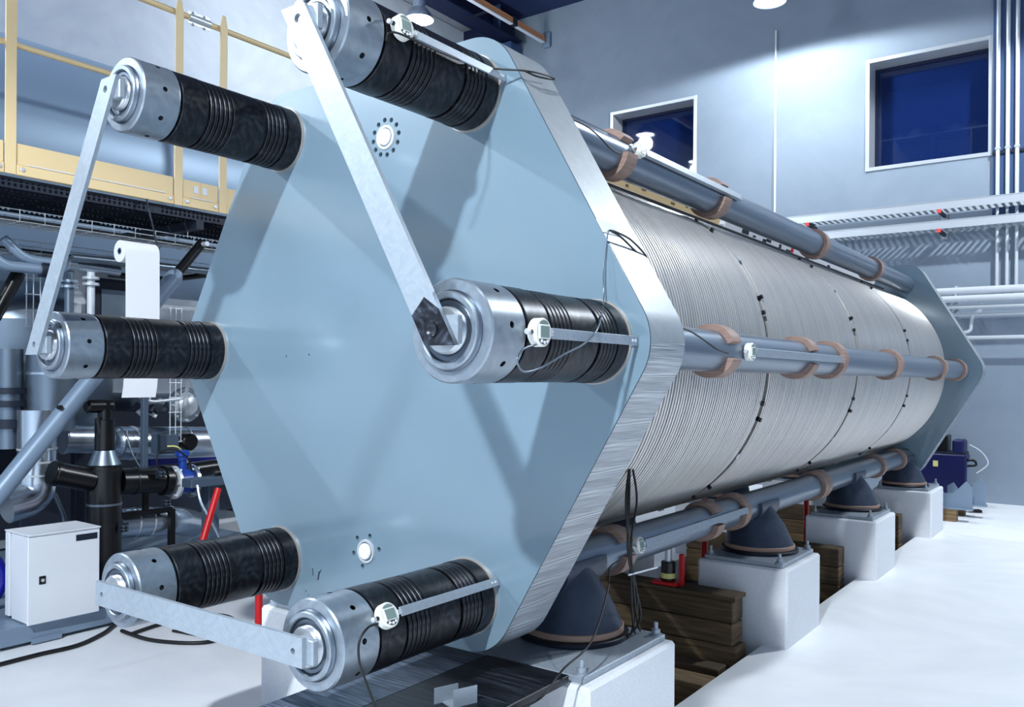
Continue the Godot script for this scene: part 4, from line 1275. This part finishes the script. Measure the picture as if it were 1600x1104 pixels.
	run("silver_pipe", "upright silver pipe with flange at the edge of the pipework", [onx(14, 545, -3.72), onx(14, 700, -3.72)], 0.085, M.clad_soft, [[0.42, 1.4, 0.04], [0.55, 1.4, 0.04], [0.75, 1.5, 0.06]], M.steel_dark)
	run("silver_pipe", "bright silver pipe running behind the valve column", [onx(96, 686, -3.7), onx(170, 686, -3.7)], 0.10, M.clad, [[0.05, 1.05, 0.02]])
	t = run("silver_pipe", "thick silver insulated pipe behind the grey junction box", [onx(184, 692, -3.75), onx(345, 690, -3.75)], 0.125, M.clad, [[0.12, 1.03, 0.016], [0.62, 1.03, 0.016]], M.alu)
	part(t, "end_dome", lathem([Vector2(0.0, -0.05), Vector2(0.07, -0.035), Vector2(0.11, 0.0), Vector2(0.125, 0.03), Vector2(0, 0.03)], 24, 0, TAU, true), M.clad, Transform3D(Basis(Vector3.UP, PI), Vector3.ZERO))
	run("silver_pipe", "low silver insulated pipe with elbow above the red cable coil", [onx(180, 818, -3.35), onx(272, 812, -3.35), onx(300, 818, -3.75)], 0.105, M.clad, [[0.3, 1.03, 0.012], [0.55, 1.03, 0.012], [0.9, 1.05, 0.02]], M.alu, "pipe", 0.14)
	run("silver_pipe", "slim bright pipe under the wire baskets beside the paper roll", [onx(105, 412, -3.5), onx(186, 424, -3.5)], 0.035, M.clad, [[0.06, 1.6, 0.06]])
	run("silver_pipe", "slim dull grey pipe above the bright pipe under the walkway", [onx(112, 402, -3.42), onx(330, 424, -3.42)], 0.026, M.clad_soft)
	run("grey_pipe", "grey pipe bending down from the walkway edge", [onx(5, 372, -3.4), onx(38, 405, -3.4), onx(92, 412, -3.4)], 0.03, M.steel_blue, [], null, "pipe", 0.08)
	run("grey_pipe", "long grey pipe below the bending pipe", [onx(-10, 402, -3.4), onx(8, 415, -3.4), onx(88, 423, -3.4)], 0.034, M.steel_blue, [[1.75, 1.5, 0.05]], M.steel_dark)
	run("grey_pipe", "upright dark-flanged pipe behind the slanting link bar", [onx(108, 425, -3.5), onx(108, 520, -3.5)], 0.030, M.clad_soft, [[0.15, 2.0, 0.02], [0.24, 2.0, 0.02]], M.clad)
	run("grey_pipe", "upright bright-flanged pipe next to the paper roll", [onx(142, 425, -3.5), onx(142, 520, -3.5)], 0.026, M.pipe_white, [[0.1, 2.1, 0.02], [0.2, 2.1, 0.02]], M.alu)
	run("grey_pipe", "thin bent grey conduit behind the cabinet", [onx(85, 770, -3.6), onx(100, 805, -3.6), onx(108, 902, -3.6)], 0.015, M.clad_soft)
	solo("corrugated_hose", tubem(curve([onx(170, 428, -3.55), onx(250, 436, -3.55), onx(320, 430, -3.55)], 6), 0.022, 10), M.rubber, "dark corrugated hose below the slim pipes under the walkway", "hose")
	# round flange cover with fittings
	var fp := onx(290, 632, -3.55)
	t = thing("flange_cover", "round polished flange cover with small fittings behind the wire ladder", "flange", fp)
	part(t, "stub_pipe", cylm(Vector3(-1.4, 0, 0), Vector3(-0.03, 0, 0), 0.08, 24), M.clad_soft)
	part(t, "disc", cylm(Vector3(-0.03, 0, 0), Vector3(0.01, 0, 0), 0.135, 36, 0.006), M.clad)
	part(t, "boss", lathem([Vector2(0.095, 0.0), Vector2(0.08, 0.035), Vector2(0.045, 0.055), Vector2(0, 0.06)], 28, 0, TAU, true), M.alu, Transform3D(Basis(Vector3.UP, PI / 2), Vector3(0.01, 0, 0)))
	for k in 8:
		var a := TAU * k / 8.0
		part(t, "bolt", cylm(Vector3(0.01, cos(a) * 0.118, sin(a) * 0.118), Vector3(0.028, cos(a) * 0.118, sin(a) * 0.118), 0.010, 8), M.alu)
	t = thing("fitting_cluster", "cluster of small polished fittings and valves below the hanging sheet", "fittings", onx(240, 640, -3.45))
	for k in 9:
		var o := Vector3(0.02 * sin(k * 2.3), 0.055 * sin(k * 1.7), -0.09 + 0.024 * k)
		part(t, "fitting", cylm(o, o + Vector3(0.05 * cos(k * 1.3), 0.05 * sin(k * 2.9), 0.04), 0.016 + 0.004 * (k % 3), 10, 0.003), M.alu if k % 2 else M.steel_dark)
	run("silver_tube", "thin polished tube looping under the hanging sheet", [onx(215, 618, -3.4), onx(235, 628, -3.4), onx(290, 622, -3.4), onx(294, 595, -3.4)], 0.012, M.alu, [], null, "tube", 0.08)
	# vertical wire ladders
	for q in [[274.0, 480.0, 690.0, -3.4, "tall white wire cable ladder beside the round flange cover"], [52.0, 392.0, 510.0, -3.7, "short wire cable ladder in front of the pale vessel"]]:
		var a := onx(q[0], q[1], q[3])
		var b := onx(q[0], q[2], q[3])
		var o := thing("wire_ladder", q[4], "cable ladder", b)
		var H := a.y - b.y
		for z in [-0.045, 0.0, 0.045]:
			part(o, "upright_wire", cylm(Vector3(0, 0, z), Vector3(0, H, z), 0.004, 6), M.pipe_white)
		for k in int(H / 0.11) + 1:
			part(o, "cross_wire", cylm(Vector3(0, k * 0.11, -0.055), Vector3(0, k * 0.11, 0.055), 0.004, 6), M.pipe_white)
	# junction box and actuator
	var jb := onx(258, 692, -3.45)
	t = thing("junction_box", "grey junction box with black actuator knob in front of the thick silver pipe", "junction box", jb)
	part(t, "box", bxm(Vector3(0.1, 0.15, 0.17), 0.006), M.steel_mid)
	part(t, "lid", bxm(Vector3(0.012, 0.13, 0.15), 0.004, Vector3(0.052, 0, 0)), M.steel_mid)
	part(t, "actuator_neck", cylm(Vector3(0, 0, -0.085), Vector3(0, 0, -0.15), 0.045, 18), M.plastic_black)
	part(t, "actuator_knob", cylm(Vector3(-0.04, 0, -0.18), Vector3(0.06, 0, -0.18), 0.065, 22, 0.012), M.plastic_black)
	part(t, "cable", tubem(curve([Vector3(0.06, -0.02, 0.02), Vector3(0.09, -0.03, -0.05), Vector3(0.09, -0.12, -0.12), Vector3(0.1, -0.26, -0.14), Vector3(0.08, -0.34, -0.16)], 6), 0.007, 6), M.tag_yellow)
	wire("sensor_lead", "thin pale sensor lead drooping over the thick silver pipe", [onx(198, 672, -3.58), onx(202, 695, -3.55), onx(212, 718, -3.5), onx(226, 735, -3.3), onx(250, 738, -3.2)], 0.005, M.pipe_white)
	wire("valve_lead", "black lead looping above the blue valve", [onx(262, 742, -3.05), onx(246, 728, -3.03), onx(248, 708, -3.03), onx(272, 702, -3.03), onx(292, 714, -3.03), onx(300, 735, -3.03)], 0.006, M.rubber)
	wire("drain_hose", "pale hose hanging down beside the tilted red prop", [onx(308, 758, -2.85), onx(314, 785, -2.8), onx(330, 815, -2.75), onx(346, 850, -2.72), Vector3(-2.72, 0.13, onx(352, 870, -2.72).z)], 0.010, M.clad)
	for q in [[254.0, 742.0, "small polished bolt cluster at the end of the black pipe"], [262.0, 786.0, "small polished bolt cluster under the blue valve"], [196.0, 826.0, "small polished bolt cluster at the start of the low silver pipe"]]:
		var bo := thing("bolt_cluster", q[2], "bolts", onx(q[0], q[1], -3.03))
		for k in 4:
			part(bo, "bolt", cylm(Vector3(0, 0.022 * (k % 2), 0.026 * (k / 2)), Vector3(0.03, 0.022 * (k % 2), 0.026 * (k / 2)), 0.008, 6), M.clad_soft)
		part(bo, "bracket", bxm(Vector3(0.012, 0.06, 0.07), 0.002, Vector3(-0.004, 0.011, 0.013)), M.steel_dark)
	# blue beam, grey posts, shelf beam
	var a0 := onx(232, 712, -3.95)
	var a1 := onx(340, 712, -3.95)
	solo("blue_beam", bxm(Vector3(0.05, 0.11, absf(a0.z - a1.z)), 0.003), M.blue, "bright blue beam running behind the junction box", "beam", (a0 + a1) / 2)
	var bb := onx(225, 738, -3.2)
	solo("square_post", bxm(Vector3(0.04, 0.55, 0.04), 0.003, Vector3(0, 0.275, 0)), M.steel_mid, "grey square post standing on the black pipe before the silver pipe", "post", Vector3(bb.x, onx(225, 734, -3.2).y, bb.z))
	var ep := onx(338, 800, -2.95)
	t = thing("bench_frame", "grey steel bench frame beside the tilted red prop", "frame", Vector3(-2.95, 0, ep.z))
	var top := onx(320, 752, -2.95).y
	part(t, "post", bxm(Vector3(0.09, top - 0.14, 0.09), 0.004, Vector3(-0.1, (top - 0.14) / 2 + 0.12, -0.02)), M.steel_mid)
	part(t, "top_beam", bxm(Vector3(0.12, 0.06, 0.40), 0.004, Vector3(0.0, top, 0.04)), M.steel_mid)
	part(t, "clamp_handle", cylm(Vector3(0, top + 0.05, -0.12), Vector3(0, top + 0.055, 0.02), 0.02, 10, 0.005), M.plastic_black)
	# black pipe frame over the low silver pipe
	var f0 := onx(182, 800, -3.22)
	var f1 := onx(268, 795, -3.22)
	t = thing("pipe_stand", "black square-tube stand in front of the low silver pipe", "frame", f1)
	part(t, "rail", bxm(Vector3(0.035, 0.035, absf(f0.z - f1.z)), 0.002, Vector3(0, 0, absf(f0.z - f1.z) / 2)), M.plastic_black)
	part(t, "upright", bxm(Vector3(0.04, f1.y - 0.12, 0.04), 0.002, Vector3(0, -(f1.y - 0.12) / 2, 0)), M.plastic_black)
	part(t, "stub", bxm(Vector3(0.035, 0.14, 0.035), 0.002, Vector3(0, 0.085, 0.2)), M.plastic_black)
	# dark strut and monitor under the walkway
	var s0 := onx(-12, 500, -3.5)
	var s1 := onx(30, 425, -3.5)
	solo("black_strut", cylm(Vector3.ZERO, s1 - s0, 0.045, 4), M.plastic_black, "black square strut slanting across the pale vessel", "strut", s0)
	var mp := onx(172, 468, -3.75)
	t = thing("control_panel", "dark framed control panel half hidden by the hanging paper sheet", "panel", mp)
	part(t, "frame", bxm(Vector3(0.05, 0.3, 0.34), 0.006), M.steel_dark)
	part(t, "screen", bxm(Vector3(0.006, 0.2, 0.2), 0.0, Vector3(0.027, -0.03, -0.02)), M.clad_soft)
	part(t, "surround", bxm(Vector3(0.02, 0.42, 0.55), 0.01, Vector3(-0.03, 0.0, 0.0)), M.white)

func left_floor() -> void:
	# skid frame
	var xf := -2.53
	var t := thing("skid_frame", "low blue-grey steel skid frame carrying the white cabinet", "frame", Vector3(xf, 0, 0))
	part(t, "front_beam", bxm(Vector3(0.1, 0.10, 2.8), 0.004, Vector3(-0.05, 0.07, 0.85)), M.steel_blue)
	part(t, "deck", bxm(Vector3(2.2, 0.02, 4.6), 0.0, Vector3(-1.2, 0.11, -0.05)), M.steel_blue)
	part(t, "rear_beam", bxm(Vector3(0.1, 0.10, 4.6), 0.004, Vector3(-2.25, 0.07, -0.05)), M.steel_dark)
	for z in [1.8, 0.0, -2.2]:
		part(t, "foot_pad", bxm(Vector3(0.1, 0.02, 0.12), 0.0, Vector3(-0.2, 0.01, z)), M.steel_dark)
	part(t, "lower_lug", bxm(Vector3(0.02, 0.03, 0.16), 0.0, Vector3(0.002, 0.022, -0.02)), M.steel_blue)
	# white cabinet
	var a := ony(43, 979, 0.12)
	var b := ony(155, 955, 0.12)
	var w := Vector2(b.x - a.x, b.z - a.z).length()
	var h := onx(43, 838, a.x).y - 0.12
	t = thing("switch_cabinet", "white steel switch cabinet with black lock standing on the skid frame", "cabinet", Vector3((a.x + b.x) / 2, 0.12, (a.z + b.z) / 2))
	t.rotation.y = atan2(b.x - a.x, b.z - a.z) + PI
	part(t, "body", bxm(Vector3(0.20, h - 0.01, w - 0.01), 0.005, Vector3(-0.115, h / 2, 0)), M.white)
	part(t, "back_box", bxm(Vector3(0.05, h - 0.02, w + 0.0), 0.003, Vector3(-0.26, h / 2 + 0.005, 0.0)), M.white)
	part(t, "rain_lid", bxm(Vector3(0.30, 0.008, w + 0.005), 0.002, Vector3(-0.14, h + 0.002, 0)), M.white)
	var dr := part(t, "door", bxm(Vector3(0.014, h - 0.006, w), 0.003, Vector3(-0.007, h / 2, 0)), M.white)
	part(dr, "lock_plate", bxm(Vector3(0.006, 0.045, 0.036), 0.003, Vector3(0.002, h * 0.49, w / 2 - 0.075)), M.plastic_black)
	part(dr, "lock_cylinder", cylm(Vector3(0.004, h * 0.49, w / 2 - 0.075), Vector3(0.009, h * 0.49, w / 2 - 0.075), 0.009, 14), M.alu)
	part(dr, "name_plate", bxm(Vector3(0.003, 0.035, 0.12), 0.0, Vector3(0.001, h - 0.045, -w / 2 + 0.075)), M.steel_dark)
	# red props
	for q in [[onx(341, 763, -2.55), onx(316, 848, -2.5), "tilted red steel prop leaning beside the grey bench frame"], [ony(404, 984, 0.0) + Vector3(0, 0.72, 0), ony(404, 984, 0.0), "upright red steel prop standing on the floor behind the bottom spring sleeve"]]:
		var p: Vector3 = q[0]
		var e: Vector3 = q[1]
		var d := (e - p).normalized()
		if d.y < 0.0: e = p + d * (p.y / -d.y)
		var pr := thing("steel_prop", q[2], "prop", e)
		part(pr, "tube", cylm(Vector3.ZERO, p - e, 0.022, 16), M.red)
		part(pr, "foot_plate", cylm(Vector3.ZERO, Vector3(0, 0.008, 0), 0.05, 16), M.red)
	# red cable coil on the skid and a blue hose
	for k in 1:
		var cc := onx(222, 852, -2.9)
		var pts := []
		for i in 40:
			var an := TAU * i / 13.0
			pts.append(Vector3((0.11 + 0.012 * sin(i)) * cos(an), 0.012 + 0.0012 * i, (0.2 + 0.02 * cos(i * 1.3)) * sin(an)))
		solo("red_cable", tubem(pts, 0.006, 6), M.red, "red cable lying in a loose coil on the skid frame", "cable", Vector3(-2.85, 0.12, cc.z - 0.05))
	var bh := onx(0, 852, -2.9)
	var hp := []
	for i in 16:
		hp.append(Vector3(0, 0.16 * sin(TAU * i / 15.0), 0.16 * cos(TAU * i / 15.0)))
	solo("blue_hose", tubem(hp, 0.03, 10), M.blue, "coiled bright blue hose standing behind the white cabinet", "hose", Vector3(-2.95, 0.31, bh.z + 0.12))

func wire(called: String, label: String, pts: Array, r: float, m: Material, cat := "cable") -> void:
	var c: Vector3 = pts[0]
	var q := []
	for p in pts: q.append(p - c)
	solo(called, tubem(curve(q, 8), r, 7), m, label, cat, c)
func cables() -> void:
	# sleeve gauges
	wire("gauge_cable", "thin black cable from the topmost sleeve gauge over the plate edge", [onx(603, 63, 0.675), onx(607, 52, 0.69), onx(625, 53, 0.69), onx(680, 78, 0.69), onz(750, 104, 0.11), onz(815, 110, 0.02), onz(822, 112, 0.004), onz(838, 119, -0.06), onz(862, 124, -0.17), onz(864, 121, -0.17), onz(840, 114, -0.05), onz(822, 111, 0.004)], 0.0032, M.rubber)
	wire("gauge_cable", "thin cable from the middle sleeve gauge up to the white tape", [onx(838, 538, 1.155), onx(818, 545, 1.165), onx(808, 562, 1.17), onx(818, 580, 1.165), onx(845, 574, 1.16), onx(880, 554, 1.165), onx(915, 535, 1.165), onx(935, 510, 1.15), onz(943, 470, 0.045), onz(943, 420, 0.02), onz(950, 360, 0.006)], 0.0026, M.clad_soft)
	wire("gauge_cable", "thin black cable loop hanging off the plate edge at the white tape", [onz(952, 360, 0.006), onz(962, 362, -0.02), onz(985, 374, -0.12), onz(1006, 395, -0.22), onz(1010, 405, -0.235), onz(995, 394, -0.18), onz(970, 370, -0.06), onz(955, 361, 0.006)], 0.0032, M.rubber)
	wire("gauge_cable", "thin black cable from the lowest sleeve gauge down to the deck", [onx(590, 974, 0.66), onx(575, 980, 0.675), onx(562, 1000, 0.68), onx(561, 1030, 0.68), onx(570, 1060, 0.68), onx(588, 1108, 0.68)], 0.0035, M.rubber)
	# tape
	var tp := onz(946, 345, 0.0)
	var e := Vector2(cos(PI / 6), sin(PI / 6))
	var g := G.new()
	g.box(Vector3.ZERO, Vector3(0.003, 0.05, 0.12))
	var ta := solo("white_tape", g.mesh(), M.paper, "strip of white tape on the bright plate edge above the cable loop", "tape", Vector3(0, AX, 0) + Vector3(e.x, e.y, 0) * 1.0602 + Vector3(-e.y, e.x, 0) * ((tp.y - AX) * e.x - tp.x * e.y) + Vector3(0, 0, -0.06))
	ta.rotation.z = PI / 6
	# rod gauges
	wire("gauge_cable", "thin black cable from the plate edge to the upper rod gauge", [onz(894, 186, -0.246), onz(915, 196, -0.4), onx(935, 212, 0.63), onx(955, 233, 0.63), onx(968, 240, 0.63)], 0.0032, M.rubber)
	wire("gauge_cable", "thin black cable from the plate edge to the middle rod gauge", [onz(1066, 513, -0.246), onz(1080, 518, -0.35), onx(1100, 531, 1.115), onx(1120, 545, 1.12), onx(1138, 552, 1.12)], 0.0032, M.rubber)
	wire("gauge_cable", "thin black cable from the lowest rod gauge across the front foot", [onx(966, 876, 0.64), onx(952, 888, 0.66), onx(950, 920, 0.74), onx(925, 1000, 0.84), onx(880, 1045, 0.86), onx(845, 1090, 0.83), onx(800, 1110, 0.80)], 0.0035, M.rubber)
	# hanging bundle
	var k := 0
	for q in [[984, 722, 981, 800, 985, 880, 988, 960, 992, 1004], [985, 722, 978, 780, 984, 860, 996, 940, 985, 1008], [987, 724, 995, 780, 986, 850, 993, 950, 1000, 1000], [984, 725, 983, 790, 982, 870, 1001, 960, 980, 1012]]:
		wire("hanging_cable", "black cable of the bundle hanging past the lowest tie rod", [onx(q[0], q[1], 0.72), onx(q[2], q[3], 0.75), onx(q[4], q[5], 0.76), onx(q[6], q[7], 0.77), Vector3(0.75, 0.470, onx(q[8], q[9], 0.75).z)], 0.0045, M.rubber)
		k += 1
	for c in get_children():
		if c.name.begins_with("hanging_cable"): c.set_meta("group", "cables of the hanging bundle")
	var z0 := onx(982, 898, 0.765)
	solo("cable_tie", cylm(Vector3.ZERO, onx(1027, 886, 0.78) - z0, 0.0035, 6), M.paper, "white cable tie sticking out from the hanging black bundle", "cable tie", z0)
	# floor cables on the left
	wire("floor_cable", "black cable running along the floor beside the skid frame", [ony(-10, 1040, 0.012), ony(60, 1022, 0.012), ony(120, 1008, 0.012), ony(160, 990, 0.012), ony(176, 978, 0.012), ony(200, 960, 0.012)], 0.012, M.rubber)
	wire("floor_cable", "black cable looping on the floor under the low link bar", [ony(190, 985, 0.012), ony(240, 1000, 0.012), ony(320, 1003, 0.012), ony(370, 985, 0.012), ony(360, 964, 0.012), ony(310, 960, 0.012), ony(250, 975, 0.012), ony(205, 990, 0.012)], 0.011, M.rubber)
	wire("floor_cable", "thin dark cable trailing across the floor towards the upright red prop", [ony(270, 985, 0.009), ony(330, 993, 0.009), ony(400, 985, 0.009), ony(450, 965, 0.009)], 0.008, M.rubber)
